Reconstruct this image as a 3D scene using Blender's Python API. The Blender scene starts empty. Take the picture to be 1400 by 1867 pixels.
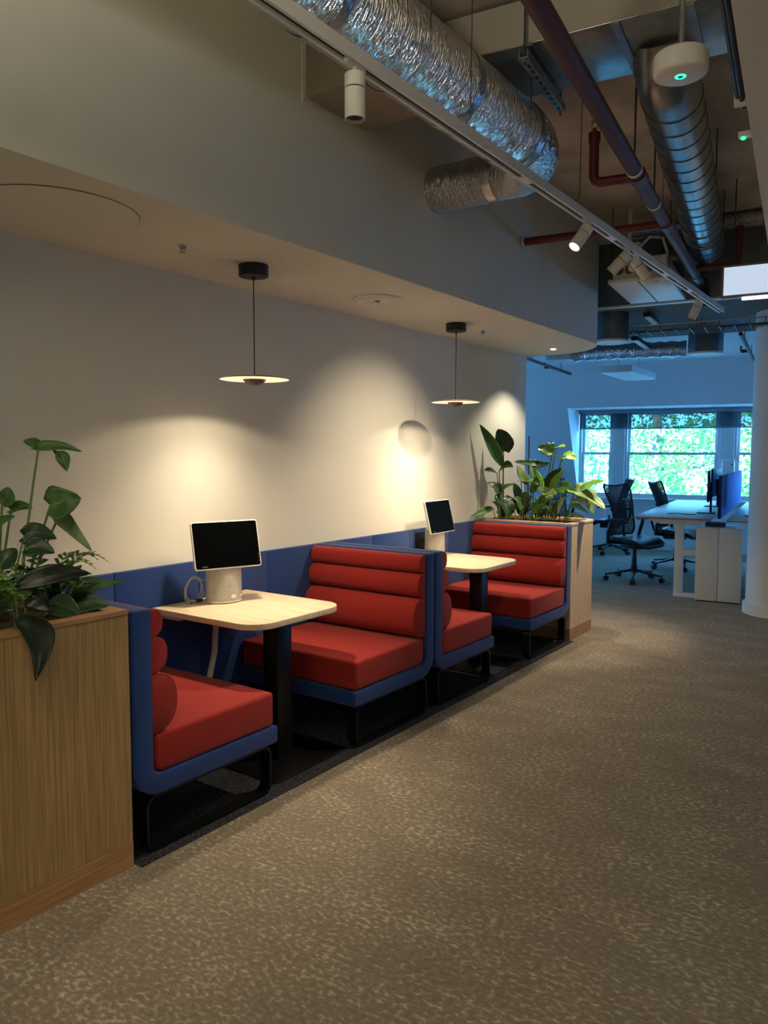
import bpy, bmesh, math, random
from mathutils import Vector, Matrix, Euler

sc = bpy.context.scene
COL = sc.collection
PI = math.pi
R = math.radians
random.seed(7)

# ------------------------------------------------------------------ camera
cam_d = bpy.data.cameras.new('camera')
cam = bpy.data.objects.new('camera', cam_d)
COL.objects.link(cam)
cam_d.sensor_fit = 'VERTICAL'
cam_d.sensor_height = 36.0
cam_d.lens = 36.0 * 1405.0 / 1867.0
cam_d.clip_start = 0.05
cam_d.clip_end = 200
YAW, PITCH, ROLL = R(35.28), R(4.405), R(0.18)
fw = Vector((-math.sin(YAW) * math.cos(PITCH), math.cos(YAW) * math.cos(PITCH), -math.sin(PITCH)))
rt = Vector((math.cos(YAW), math.sin(YAW), 0))
up = rt.cross(fw)
r2 = rt * math.cos(ROLL) + up * math.sin(ROLL)
u2 = -rt * math.sin(ROLL) + up * math.cos(ROLL)
M = Matrix((r2, u2, -fw)).transposed().to_4x4()
M.translation = Vector((3.3, 0.0, 1.571))
cam.matrix_world = M
sc.camera = cam

# ------------------------------------------------------------------ view and world
sc.view_settings.view_transform = 'Standard'
sc.view_settings.look = 'None'
sc.view_settings.gamma = 1.0
sc.view_settings.use_curve_mapping = False
sc.view_settings.exposure = 0.0

world = bpy.data.worlds.new('sky')
sc.world = world
world.use_nodes = True
bg = world.node_tree.nodes['Background']
bg.inputs['Color'].default_value = (0.11, 0.40, 1.0, 1)      # daylight seen through a tungsten white balance
bg.inputs['Strength'].default_value = 26.0

GA = R(7.0)                    # the building grid is turned 7 degrees against the booth wall
GX = Vector((math.cos(GA), math.sin(GA), 0))
GY = Vector((-math.sin(GA), math.cos(GA), 0))


def G(x, y, z=0.0):
    return GX * x + GY * y + Vector((0, 0, z))


def light(name, kind, loc, energy, color, target=None, **kw):
    d = bpy.data.lights.new(name, kind)
    d.energy = energy
    d.color = color
    for k, v in kw.items():
        if k == 'portal':
            d.cycles.is_portal = v
        else:
            setattr(d, k, v)
    o = bpy.data.objects.new(name, d)
    COL.objects.link(o)
    o.location = loc
    if target is not None:
        o.rotation_euler = (Vector(target) - Vector(loc)).to_track_quat('-Z', 'Y').to_euler()
    return o


WARM = (1.0, 0.80, 0.56)
# the sun outside, behind the building: it lights the side of the trees that faces the windows
sun = light('sun', 'SUN', (0, 0, 20), 30.0, (1.0, 0.95, 0.72), target=G(3, 9, 12), angle=R(0.6))
# light portals in the far window band and in the window at the end of the right wall
light('portal_far', 'AREA', G(1.65, 12.9, 1.57), 1.0, (1, 1, 1), target=G(1.65, 11, 1.57), shape='RECTANGLE', size=3.5, size_y=1.55, portal=True)
light('portal_right', 'AREA', G(8.1, 11.8, 1.7), 1.0, (1, 1, 1), target=G(6, 11.8, 1.7), shape='RECTANGLE', size=0.8, size_y=1.7, portal=True)
# unseen fill lamps added out of frame for the corridor's ambient light
for gx_, gy_ in ((2.0, -2.6), (4.8, -2.6), (6.0, 1.0)):
    light('corridor_fill', 'AREA', G(gx_, gy_, 2.9), 14.0, (1.0, 0.93, 0.74), target=G(gx_, gy_, 0), shape='RECTANGLE', size=1.2, size_y=0.3)

# unseen upward fill lamp added behind the camera to brighten the concrete
light('corridor_fill_up', 'AREA', G(2.1, -0.9, 2.6), 95.0, (1.0, 0.92, 0.78), target=G(2.1, -0.9, 4), shape='RECTANGLE', size=0.2, size_y=1.6)


# ------------------------------------------------------------------ helpers: materials
def lin(c):
    return tuple(((v / 255.0) / 12.92 if v / 255.0 <= 0.04045 else ((v / 255.0 + 0.055) / 1.055) ** 2.4) for v in c)


MATS = {}


def mat(name, rgb, rough=0.6, metal=0.0, var=0.0, vscale=8.0, vstretch=(1, 1, 1), bump=0.0, bscale=200.0,
        bstretch=(1, 1, 1), rgb2=None, spec=0.5, emit=None, estr=0.0, trans=0.0, detail=4.0, contrast=None, sheen=0.0):
    m = bpy.data.materials.new(name)
    MATS[name] = m
    m.use_nodes = True
    nt = m.node_tree
    b = nt.nodes['Principled BSDF']
    col = lin(rgb)
    b.inputs['Base Color'].default_value = (*col, 1)
    b.inputs['Roughness'].default_value = rough
    b.inputs['Metallic'].default_value = metal
    b.inputs['Specular IOR Level'].default_value = spec
    if sheen:
        b.inputs['Sheen Weight'].default_value = sheen
    if trans:
        b.inputs['Transmission Weight'].default_value = trans
    if emit:
        b.inputs['Emission Color'].default_value = (*lin(emit), 1)
        b.inputs['Emission Strength'].default_value = estr
    tc = None
    if var or rgb2 or bump:
        tc = nt.nodes.new('ShaderNodeTexCoord')
    if var or rgb2:
        mp = nt.nodes.new('ShaderNodeMapping')
        mp.inputs['Scale'].default_value = vstretch
        nt.links.new(tc.outputs['Object'], mp.inputs['Vector'])
        n = nt.nodes.new('ShaderNodeTexNoise')
        n.inputs['Scale'].default_value = vscale
        n.inputs['Detail'].default_value = detail
        nt.links.new(mp.outputs['Vector'], n.inputs['Vector'])
        cr = nt.nodes.new('ShaderNodeValToRGB')
        lo, hi = contrast or (0.35, 0.65)
        cr.color_ramp.elements[0].position = lo
        cr.color_ramp.elements[1].position = hi
        c2 = lin(rgb2) if rgb2 else tuple(min(1, v * (1 + var)) for v in col)
        c1 = col if rgb2 else tuple(v * (1 - var) for v in col)
        cr.color_ramp.elements[0].color = (*c1, 1)
        cr.color_ramp.elements[1].color = (*c2, 1)
        nt.links.new(n.outputs['Fac'], cr.inputs['Fac'])
        nt.links.new(cr.outputs['Color'], b.inputs['Base Color'])
    if bump:
        mp2 = nt.nodes.new('ShaderNodeMapping')
        mp2.inputs['Scale'].default_value = bstretch
        nt.links.new(tc.outputs['Object'], mp2.inputs['Vector'])
        n2 = nt.nodes.new('ShaderNodeTexNoise')
        n2.inputs['Scale'].default_value = bscale
        n2.inputs['Detail'].default_value = 3
        nt.links.new(mp2.outputs['Vector'], n2.inputs['Vector'])
        bp = nt.nodes.new('ShaderNodeBump')
        bp.inputs['Strength'].default_value = bump
        bp.inputs['Distance'].default_value = 0.025 if name.startswith('foil') else 0.01
        nt.links.new(n2.outputs['Fac'], bp.inputs['Height'])
        nt.links.new(bp.outputs['Normal'], b.inputs['Normal'])
    return m


mat('paint', (221, 220, 206), 0.75, var=0.015, vscale=1.5, bump=0.03, bscale=60)
mat('paint_far', (226, 228, 226), 0.75)
mat('slate', (104, 114, 116), 0.8)
mat('concrete', (176, 166, 150), 0.85, rgb2=(216, 208, 192), vscale=2.2, detail=8, bump=0.5, bscale=9, contrast=(0.38, 0.62))
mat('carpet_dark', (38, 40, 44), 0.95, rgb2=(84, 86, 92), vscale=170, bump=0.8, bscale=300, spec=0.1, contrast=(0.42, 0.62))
mat('blue_fabric', (25, 58, 118), 0.85, var=0.10, vscale=420, bump=0.25, bscale=700, spec=0.2, sheen=0.15)
mat('red_fabric', (150, 38, 31), 0.85, var=0.08, vscale=420, bump=0.25, bscale=700, spec=0.2, sheen=0.1)
mat('black_metal', (8, 8, 9), 0.42, 0.0, spec=0.35)
mat('black_plastic', (14, 16, 18), 0.45)
mat('chair_dark', (20, 27, 32), 0.55)
mat('white_metal', (222, 222, 218), 0.45)
mat('white_plastic', (225, 223, 217), 0.5)
mat('desk_laminate', (214, 216, 206), 0.4)
mat('desk_edge', (168, 140, 104), 0.5)
mat('table_wood', (204, 182, 150), 0.45, rgb2=(220, 203, 174), vscale=3.0, vstretch=(1.2, 14, 14), detail=6, bump=0.03, bscale=60, bstretch=(1, 12, 12))
mat('oak', (140, 112, 70), 0.55, rgb2=(178, 147, 98), vscale=5.0, vstretch=(26, 26, 0.7), detail=7, bump=0.12, bscale=18, bstretch=(12, 12, 0.5), contrast=(0.32, 0.68))
mat('oak_plinth', (152, 113, 72), 0.55, rgb2=(180, 140, 94), vscale=5.0, vstretch=(1.0, 0.8, 22), detail=7, bump=0.08, bscale=18, bstretch=(1, .6, 14))
mat('maple', (196, 168, 124), 0.5, rgb2=(216, 190, 148), vscale=4.0, vstretch=(16, 16, 0.6), detail=6)
mat('soil', (46, 34, 24), 0.95, rgb2=(112, 88, 62), vscale=60, bump=1.0, bscale=70)
mat('speaker_cloth', (150, 148, 142), 0.9, rgb2=(190, 188, 180), vscale=260, bump=0.2, bscale=500, spec=0.2)
mat('screen', (4, 5, 6), 0.3, spec=0.06)
mat('light_mark', (235, 235, 230), 0.5, emit=(235, 235, 230), estr=0.6)
mat('cable_grey', (150, 148, 140), 0.55)
mat('foil', (222, 222, 224), 0.17, 0.97, bump=1.0, bscale=14, bstretch=(1.4, 8, 1.4), var=0.05, vscale=6)
mat('foil_cross', (216, 216, 216), 0.18, 0.97, bump=1.0, bscale=16, bstretch=(6, 1.4, 1.4))
mat('foil_tape', (190, 190, 192), 0.30, 0.95, bump=0.3, bscale=40)
mat('galvanised', (150, 156, 160), 0.34, 0.9, var=0.14, vscale=14, detail=6, bump=0.04, bscale=8)
mat('galv_dark', (104, 110, 114), 0.42, 0.85, var=0.12, vscale=10)
mat('galv_face', (168, 160, 146), 0.6, 0.35, var=0.04, vscale=3)
mat('red_pipe', (96, 31, 26), 0.5, var=0.08, vscale=20)
mat('maroon_pipe', (86, 43, 38), 0.55, spec=0.35)
mat('brass', (150, 120, 70), 0.35, 0.9)
mat('chrome', (190, 190, 190), 0.2, 1.0)
mat('wire', (70, 72, 74), 0.4, 0.6)
mat('dark_slot', (16, 15, 14), 0.6)
mat('lamp_black', (18, 19, 20), 0.5)
mat('lamp_bowl', (92, 78, 70), 0.45, 0.2)
mat('lamp_top', (176, 146, 124), 0.5)
mat('reflector_bright', (244, 236, 224), 0.6, emit=(255, 226, 182), estr=7.0)  # emission stands for the bowl's light reflected off the disc
mat('reflector_dim', (240, 226, 206), 0.6, emit=(255, 226, 182), estr=1.1)  # dimmer copy: that reflected light falling off towards the rim
mat('spot_glow', (255, 240, 215), 0.5, emit=(255, 232, 196), estr=12.0)
mat('sign_face', (232, 238, 242), 0.4, emit=(206, 228, 255), estr=0.75)
mat('sign_frame', (128, 118, 106), 0.5)
mat('tube_glow', (240, 245, 255), 0.5, emit=(214, 230, 255), estr=3.0)
mat('green_glow', (60, 220, 150), 0.4, emit=(40, 255, 150), estr=3.0)
mat('screen_fabric_blue', (92, 146, 232), 0.8)
mat('navy', (20, 34, 66), 0.7)
mat('blind_bar', (150, 158, 166), 0.5)
mat('bark', (92, 84, 70), 0.9, rgb2=(128, 118, 98), vscale=9, bump=0.5, bscale=20)
mat('stem_green', (118, 146, 80), 0.5)
mat('brick_out', (150, 120, 100), 0.9)
for nm, c1, c2 in (('mid', (48, 92, 38), (84, 132, 56)), ('dark', (24, 54, 30), (48, 84, 44)), ('pale', (104, 136, 84), (160, 182, 126)),
                   ('bright', (92, 148, 48), (132, 182, 66)), ('black', (14, 24, 18), (26, 42, 28))):
    mm = mat('leaf_' + nm, c1, 0.36 if nm != 'black' else 0.3, rgb2=c2, vscale=9, detail=3, bump=0.15, bscale=40)
    mm.node_tree.nodes['Principled BSDF'].inputs['Subsurface Weight'].default_value = 0.0


def leaf_outdoor(name, rgb):
    m = bpy.data.materials.new(name)
    MATS[name] = m
    m.use_nodes = True
    nt = m.node_tree
    nt.nodes.remove(nt.nodes['Principled BSDF'])
    out = nt.nodes['Material Output']
    d = nt.nodes.new('ShaderNodeBsdfDiffuse')
    t = nt.nodes.new('ShaderNodeBsdfTranslucent')
    mx = nt.nodes.new('ShaderNodeMixShader')
    d.inputs['Color'].default_value = (*lin(rgb), 1)
    t.inputs['Color'].default_value = (*lin(rgb), 1)
    mx.inputs['Fac'].default_value = 0.4
    nt.links.new(d.outputs[0], mx.inputs[1])
    nt.links.new(t.outputs[0], mx.inputs[2])
    nt.links.new(mx.outputs[0], out.inputs['Surface'])


leaf_outdoor('tree_leaf_a', (104, 158, 78))
leaf_outdoor('tree_leaf_b', (176, 186, 84))
leaf_outdoor('tree_leaf_c', (74, 128, 84))


def pane_material(name, tint, refl, fabric=False):
    m = bpy.data.materials.new(name)
    MATS[name] = m
    m.use_nodes = True
    nt = m.node_tree
    nt.nodes.remove(nt.nodes['Principled BSDF'])
    out = nt.nodes['Material Output']
    t = nt.nodes.new('ShaderNodeBsdfTransparent')
    t.inputs['Color'].default_value = (*tint, 1)
    g = nt.nodes.new('ShaderNodeBsdfDiffuse' if fabric else 'ShaderNodeBsdfGlossy')
    if fabric:
        g.inputs['Color'].default_value = (*lin((120, 132, 140)), 1)
    else:
        g.inputs['Roughness'].default_value = 0.02
    mx = nt.nodes.new('ShaderNodeMixShader')
    mx.inputs['Fac'].default_value = refl
    nt.links.new(t.outputs[0], mx.inputs[1])
    nt.links.new(g.outputs[0], mx.inputs[2])
    nt.links.new(mx.outputs[0], out.inputs['Surface'])


pane_material('glass', (0.95, 0.98, 0.97), 0.06)
pane_material('blind_fabric', (0.50, 0.55, 0.58), 0.4, fabric=True)


def carpet_material():
    m = bpy.data.materials.new('carpet')
    MATS['carpet'] = m
    m.use_nodes = True
    nt = m.node_tree
    b = nt.nodes['Principled BSDF']
    b.inputs['Roughness'].default_value = 0.95
    b.inputs['Specular IOR Level'].default_value = 0.1
    tc = nt.nodes.new('ShaderNodeTexCoord')

    def noise(scale, stretch, detail):
        mp = nt.nodes.new('ShaderNodeMapping')
        mp.inputs['Scale'].default_value = stretch
        mp.inputs['Rotation'].default_value = (0, 0, R(-7))
        n = nt.nodes.new('ShaderNodeTexNoise')
        n.inputs['Scale'].default_value = scale
        n.inputs['Detail'].default_value = detail
        nt.links.new(tc.outputs['Object'], mp.inputs['Vector'])
        nt.links.new(mp.outputs['Vector'], n.inputs['Vector'])
        return n
    fleck = noise(60, (0.7, 1.1, 1), 7)
    patch = noise(5, (0.6, 1.0, 1), 3)
    fine = noise(420, (0.6, 1, 1), 2)
    add = nt.nodes.new('ShaderNodeMath'); add.operation = 'MULTIPLY_ADD'
    add.inputs[1].default_value = 0.30
    nt.links.new(patch.outputs['Fac'], add.inputs[0])
    nt.links.new(fleck.outputs['Fac'], add.inputs[2])
    cr = nt.nodes.new('ShaderNodeValToRGB')
    e = cr.color_ramp.elements
    e[0].position, e[0].color = 0.50, (*lin((140, 130, 114)), 1)
    e[1].position, e[1].color = 0.86, (*lin((205, 196, 174)), 1)
    k = e.new(0.69); k.color = (*lin((156, 145, 127)), 1)
    nt.links.new(add.outputs[0], cr.inputs['Fac'])
    mx = nt.nodes.new('ShaderNodeMix'); mx.data_type = 'RGBA'; mx.blend_type = 'MULTIPLY'
    mx.inputs[0].default_value = 0.75
    cr2 = nt.nodes.new('ShaderNodeValToRGB')
    cr2.color_ramp.elements[0].position, cr2.color_ramp.elements[0].color = 0.36, (0.5, 0.5, 0.5, 1)
    cr2.color_ramp.elements[1].position, cr2.color_ramp.elements[1].color = 0.62, (1, 1, 1, 1)
    nt.links.new(fine.outputs['Fac'], cr2.inputs['Fac'])
    nt.links.new(cr.outputs['Color'], mx.inputs[6])
    nt.links.new(cr2.outputs['Color'], mx.inputs[7])
    nt.links.new(mx.outputs[2], b.inputs['Base Color'])
    bp = nt.nodes.new('ShaderNodeBump')
    bp.inputs['Strength'].default_value = 0.6
    bp.inputs['Distance'].default_value = 0.004
    nt.links.new(fine.outputs['Fac'], bp.inputs['Height'])
    nt.links.new(bp.outputs['Normal'], b.inputs['Normal'])


carpet_material()


# ------------------------------------------------------------------ helpers: geometry
class MB:
    """collects shapes; build() links them as one mesh object"""

    def __init__(self):
        self.v, self.f = [], []

    def add(self, verts, faces):
        n = len(self.v)
        self.v += [tuple(p) for p in verts]
        self.f += [tuple(i + n for i in f) for f in faces]
        return self

    def box(self, x0, x1, y0, y1, z0, z1):
        return self.add([(x0, y0, z0), (x1, y0, z0), (x1, y1, z0), (x0, y1, z0), (x0, y0, z1), (x1, y0, z1), (x1, y1, z1), (x0, y1, z1)],
                        [(0, 3, 2, 1), (4, 5, 6, 7), (0, 1, 5, 4), (1, 2, 6, 5), (2, 3, 7, 6), (3, 0, 4, 7)])

    def prism(self, poly, axis, a, b):
        """poly: 2D outline (counter-clockwise); axis: 'x','y','z' the direction it is pushed along"""
        def p3(p, t):
            return {'x': (t, p[0], p[1]), 'y': (p[0], t, p[1]), 'z': (p[0], p[1], t)}[axis]
        n = len(poly)
        vs = [p3(p, a) for p in poly] + [p3(p, b) for p in poly]
        fs = [tuple(range(n))[::-1], tuple(range(n, 2 * n))] + [(i, (i + 1) % n, n + (i + 1) % n, n + i) for i in range(n)]
        return self.add(vs, fs)

    def lathe(self, prof, c=(0, 0, 0), n=32, mtx=None):
        """prof: (radius, height) pairs turned around z"""
        vs, fs = [], []
        for r, h in prof:
            for k in range(n):
                a = 2 * PI * k / n
                p = Vector((r * math.cos(a), r * math.sin(a), h))
                if mtx is not None:
                    p = mtx @ p
                vs.append(p + Vector(c))
        for i in range(len(prof) - 1):
            for k in range(n):
                fs.append((i * n + k, i * n + (k + 1) % n, (i + 1) * n + (k + 1) % n, (i + 1) * n + k))
        if prof[0][0] > 1e-6:
            fs.append(tuple(range(n))[::-1])
        if prof[-1][0] > 1e-6:
            fs.append(tuple((len(prof) - 1) * n + k for k in range(n)))
        return self.add(vs, fs)

    def tube(self, pts, rad, n=10, caps=True, squash=None):
        pts = [Vector(p) for p in pts]
        m = len(pts)
        rads = rad if isinstance(rad, (list, tuple)) else [rad] * m
        vs, fs = [], []
        prev = None
        for i, p in enumerate(pts):
            t = (pts[min(i + 1, m - 1)] - pts[max(i - 1, 0)]).normalized()
            if prev is None:
                a = Vector((0, 0, 1)) if abs(t.z) < 0.9 else Vector((1, 0, 0))
                s = t.cross(a).normalized()
            else:
                s = (prev - t * prev.dot(t)).normalized()
            prev = s
            w = t.cross(s)
            for k in range(n):
                a = 2 * PI * k / n
                q = s * math.cos(a) + w * math.sin(a) * (squash or 1.0)
                vs.append(p + q * rads[i])
        for i in range(m - 1):
            for k in range(n):
                fs.append((i * n + k, i * n + (k + 1) % n, (i + 1) * n + (k + 1) % n, (i + 1) * n + k))
        if caps:
            fs.append(tuple(range(n))[::-1])
            fs.append(tuple((m - 1) * n + k for k in range(n)))
        return self.add(vs, fs)

    def build(self, name, material, parent=None, smooth=False, bevel=0.0, seg=2, world=True, angle=35):
        me = bpy.data.meshes.new(name)
        me.from_pydata(self.v, [], self.f)
        bm = bmesh.new()
        bm.from_mesh(me)
        bmesh.ops.recalc_face_normals(bm, faces=bm.faces)
        if bevel:
            es = [e for e in bm.edges if len(e.link_faces) == 2 and e.calc_face_angle(0) > R(30)]
            bmesh.ops.bevel(bm, geom=es, offset=bevel, segments=seg, profile=0.5, affect='EDGES', clamp_overlap=True)
        if smooth or bevel:
            for f in bm.faces:
                f.smooth = True
            for e in bm.edges:
                if len(e.link_faces) == 2 and e.calc_face_angle(0) > R(angle):
                    e.smooth = False
        bm.to_mesh(me)
        bm.free()
        return obj(name, me, material, parent, world)


def obj(name, me, material, parent=None, world=True):
    o = bpy.data.objects.new(name, me)
    COL.objects.link(o)
    if material is not None and not me.materials:
        me.materials.append(MATS[material] if isinstance(material, str) else material)
    if parent is not None:
        root = parent
        while root.parent is not None:
            root = root.parent
        if world:
            me.transform(root.matrix_basis.inverted())
        o.parent = parent
    return o


def thing(name, label, cat, loc=(0, 0, 0), rotz=0.0, group=None):
    o = bpy.data.objects.new(name, None)
    COL.objects.link(o)
    o.empty_display_size = 0.1
    o.location = loc
    o.rotation_euler = (0, 0, rotz)
    o['label'] = label
    o['category'] = cat
    if group:
        o['group'] = group
    o.matrix_basis = Matrix.Translation(Vector(loc)) @ Matrix.Rotation(rotz, 4, 'Z')
    return o


def tag(o, label, cat, group=None):
    o['label'] = label
    o['category'] = cat
    if group:
        o['group'] = group
    return o


def struct(o, label=None):
    o['kind'] = 'structure'
    if label:
        o['label'] = label
    return o


def grid(o):
    """a mesh built in building-grid coordinates is turned into place"""
    o.data.transform(Matrix.Rotation(GA, 4, 'Z'))
    return o


def gthing(name, label, cat, x, y, z=0.0, group=None):
    return thing(name, label, cat, G(x, y, z), GA, group)


def copy_tree(o, parent=None):
    c = o.copy()
    COL.objects.link(c)
    c.parent = parent
    for ch in o.children:
        copy_tree(ch, c)
    return c


def rounded(x0, x1, y0, y1, rads, n=8):
    """outline of a rectangle with its own corner radii (x0y0, x1y0, x1y1, x0y1), counter-clockwise"""
    out = []
    cs = [(x0, y0, 180), (x1, y0, 270), (x1, y1, 0), (x0, y1, 90)]
    for (x, y, a0), r in zip(cs, rads):
        if r <= 0:
            out.append((x, y))
            continue
        cx = x + (r if x == x0 else -r)
        cy = y + (r if y == y0 else -r)
        for k in range(n + 1):
            a = R(a0 + 90.0 * k / n)
            out.append((cx + r * math.cos(a), cy + r * math.sin(a)))
    return out


def arc_path(p0, corner, p1, r, n=8):
    """points of a line p0 - corner - p1 with the corner rounded"""
    p0, c, p1 = Vector(p0), Vector(corner), Vector(p1)
    a = (p0 - c).normalized()
    b = (p1 - c).normalized()
    s, e = c + a * r, c + b * r
    pts = [p0]
    for k in range(n + 1):
        t = k / n
        pts.append(s * (1 - t) ** 2 + c * 2 * t * (1 - t) + e * t ** 2)
    pts.append(p1)
    return pts


# ================================================================== the setting
FLOOR = MB().box(-8, 10, -4.5, 15, -0.1, 0.0).build('floor', 'carpet')
struct(FLOOR, 'mottled beige and grey carpet floor')
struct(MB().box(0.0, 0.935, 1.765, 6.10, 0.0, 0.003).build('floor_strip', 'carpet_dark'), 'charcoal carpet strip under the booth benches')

struct(MB().box(-0.2, 0.0, -4.0, 7.09, 0, 3.5).build('wall_left', 'paint'), 'off white wall behind the booths')
struct(MB().box(-8, -0.2, 6.9, 7.09, 0, 3.5).build('wall_partition', 'paint'), 'return of the booth wall')
# the bulkhead above the booths with its rounded far corner
RB = 0.62
prof = [(0.0, -4.0), (0.895, -4.0)]
for k in range(17):
    a = R(90.0 * k / 16)
    prof.append((0.895 - RB + RB * math.cos(a), 7.09 - RB + RB * math.sin(a)))
prof.append((0.0, 7.09))
struct(MB().prism(prof, 'z', 2.515, 3.5).build('ceiling_bulkhead', 'paint', smooth=True, angle=30), 'off white bulkhead over the booths with a rounded end')

struct(grid(MB().box(-8, 10, -6, 15, 3.5, 3.65).build('ceiling', 'concrete')), 'bare rough concrete ceiling')
struct(grid(MB().box(-8, 8, 9.2, 13.0, 2.93, 3.5).build('ceiling_dropped', 'paint_far')), 'smooth dropped ceiling of the far office')
struct(grid(MB().box(-8, 8, 7.0, 9.199, 2.931, 3.5).build('ceiling_services', 'slate')), 'grey dropped ceiling band above the cable tray')
struct(grid(MB().box(-8, 8, 6.985, 7.06, 2.915, 2.9305).build('trim_3', 'white_metal')), 'white edge strip of the dropped ceiling')
struct(grid(MB().box(3.035, 8, -6, 7.0, 2.95, 3.5).build('ceiling_lowered', 'paint')), 'lowered plaster ceiling along the corridor')
struct(MB().box(-0.2, 10, -4.3, -4.0, 0, 3.5).build('wall_back', 'paint'))

# far wall: upright below the sill, leaning into the room above it, with the window band
WY = 12.80
struct(grid(MB().box(-8, 8.2, 12.77, 13.0, 0, 0.80).build('wall_far', 'paint_far')), 'far office wall below the windows')


def slope_y(z):
    return 12.77 - (z - 0.80) / 1.82


pf = [(slope_y(0.8), 0.8), (13.0, 0.8), (13.0, 2.93), (slope_y(2.93), 2.93)]
struct(grid(MB().prism(pf, 'x', -8, -0.035).build('wall_far_slope', 'paint_far')), 'leaning far wall beside the windows')
struct(grid(MB().prism(pf, 'x', 3.40, 8.2).build('wall_far_slope', 'paint_far')), 'leaning far wall beyond the windows')
pt = [(slope_y(2.29), 2.29), (13.0, 2.29), (13.0, 2.93), (slope_y(2.93), 2.93)]
struct(grid(MB().prism(pt, 'x', -0.035, 3.40).build('wall_far_head', 'paint_far')), 'leaning far wall above the windows')
struct(grid(MB().box(-8.2, -8, 6.5, 13, 0, 3.5).build('wall_side', 'paint_far')))
w = MB().box(8.0, 8.2, -6, 13, 0, 0.85).box(8.0, 8.2, -6, 13, 2.55, 3.5).box(8.0, 8.2, -6, 11.4, 0.85, 2.55).box(8.0, 8.2, 12.2, 13, 0.85, 2.55)
struct(grid(w.build('wall_right', 'paint_far')))

struct(grid(MB().box(-0.06, 3.42, 12.70, 12.80, 0.80, 0.835).build('trim_1', 'white_metal', bevel=0.006)), 'window sill')
struct(grid(MB().box(-8, 8, 12.752, 12.77, 0.0, 0.10).build('baseboard_far', 'white_metal')), 'skirting of the far wall')
for a, b in ((0.53, 0.715), (2.165, 2.37)):
    struct(grid(MB().box(a, b, WY - 0.05, WY + 0.12, 0.835, 2.29).build('trim_2', 'paint_far', bevel=0.006)), 'post between the windows')

for n, (a, b) in enumerate(((-0.035, 0.53), (0.715, 2.165), (2.37, 3.40)), 1):
    W_ = thing('window_%d' % n, ['narrow sash window at the left of the far wall', 'wide sash window in the middle of the far wall',
                                 'sash window half behind the round column'][n - 1], 'window', G((a + b) / 2, WY, 0.835), GA)
    W_['kind'] = 'structure'
    del W_['category']
    hw, H_ = (b - a) / 2, 2.29 - 0.835
    fr = MB()
    fr.box(-hw, -hw + 0.035, -0.03, 0.09, 0, H_).box(hw - 0.035, hw, -0.03, 0.09, 0, H_)
    fr.box(-hw + 0.035, hw - 0.035, -0.03, 0.09, 0, 0.035).box(-hw + 0.035, hw - 0.035, -0.03, 0.09, H_ - 0.04, H_)
    fr.build('window_frame', 'white_metal', W_, world=False)
    zm = 1.57 - 0.835
    for nm, z0, z1, y in (('lower_sash', 0.035, zm + 0.02, 0.0), ('upper_sash', zm - 0.02, H_ - 0.04, 0.045)):
        s = MB()
        x0, x1, t = -hw + 0.037, hw - 0.037, 0.04
        s.box(x0, x0 + t, y, y + 0.035, z0, z1).box(x1 - t, x1, y, y + 0.035, z0, z1)
        s.box(x0 + t, x1 - t, y, y + 0.035, z0, z0 + t).box(x0 + t, x1 - t, y, y + 0.035, z1 - t, z1)
        so = s.build(nm, 'white_metal', W_, world=False)
        MB().box(x0 + t, x1 - t, y + 0.015, y + 0.02, z0 + t, z1 - t).build('pane', 'glass', so, world=False)

bl = gthing('roller_blind', 'slightly lowered translucent grey roller blind across the far windows', 'blind', 1.68, 12.70, 1.99)
MB().box(-1.70, 1.70, 0.0, 0.0025, 0.0, 0.235).build('blind_cloth', 'blind_fabric', bl, world=False)
MB().box(-1.70, 1.70, -0.008, 0.010, -0.022, 0.0).build('bottom_bar', 'blind_bar', bl, world=False)
MB().box(-1.71, 1.71, -0.03, 0.05, 0.235, 0.30).build('cassette', 'blind_bar', bl, world=False, bevel=0.01)

# round column on the right
cx, cy = 1.883 + 0.30 * math.cos(R(35)), 8.142 + 0.30 * math.sin(R(35)) + 0.05
colm = thing('column', 'thick round white column with a low skirting ring beside the desks', 'column', (cx, cy, 0))
MB().lathe([(0.285, 0.0), (0.285, 2.93)], n=64).build('shaft', 'paint', colm, smooth=True, world=False)
MB().lathe([(0.287, 0.0), (0.312, 0.0), (0.312, 0.10), (0.306, 0.105), (0.287, 0.105)], n=64).build('skirting_ring', 'paint', colm, smooth=True, world=False)

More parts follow.
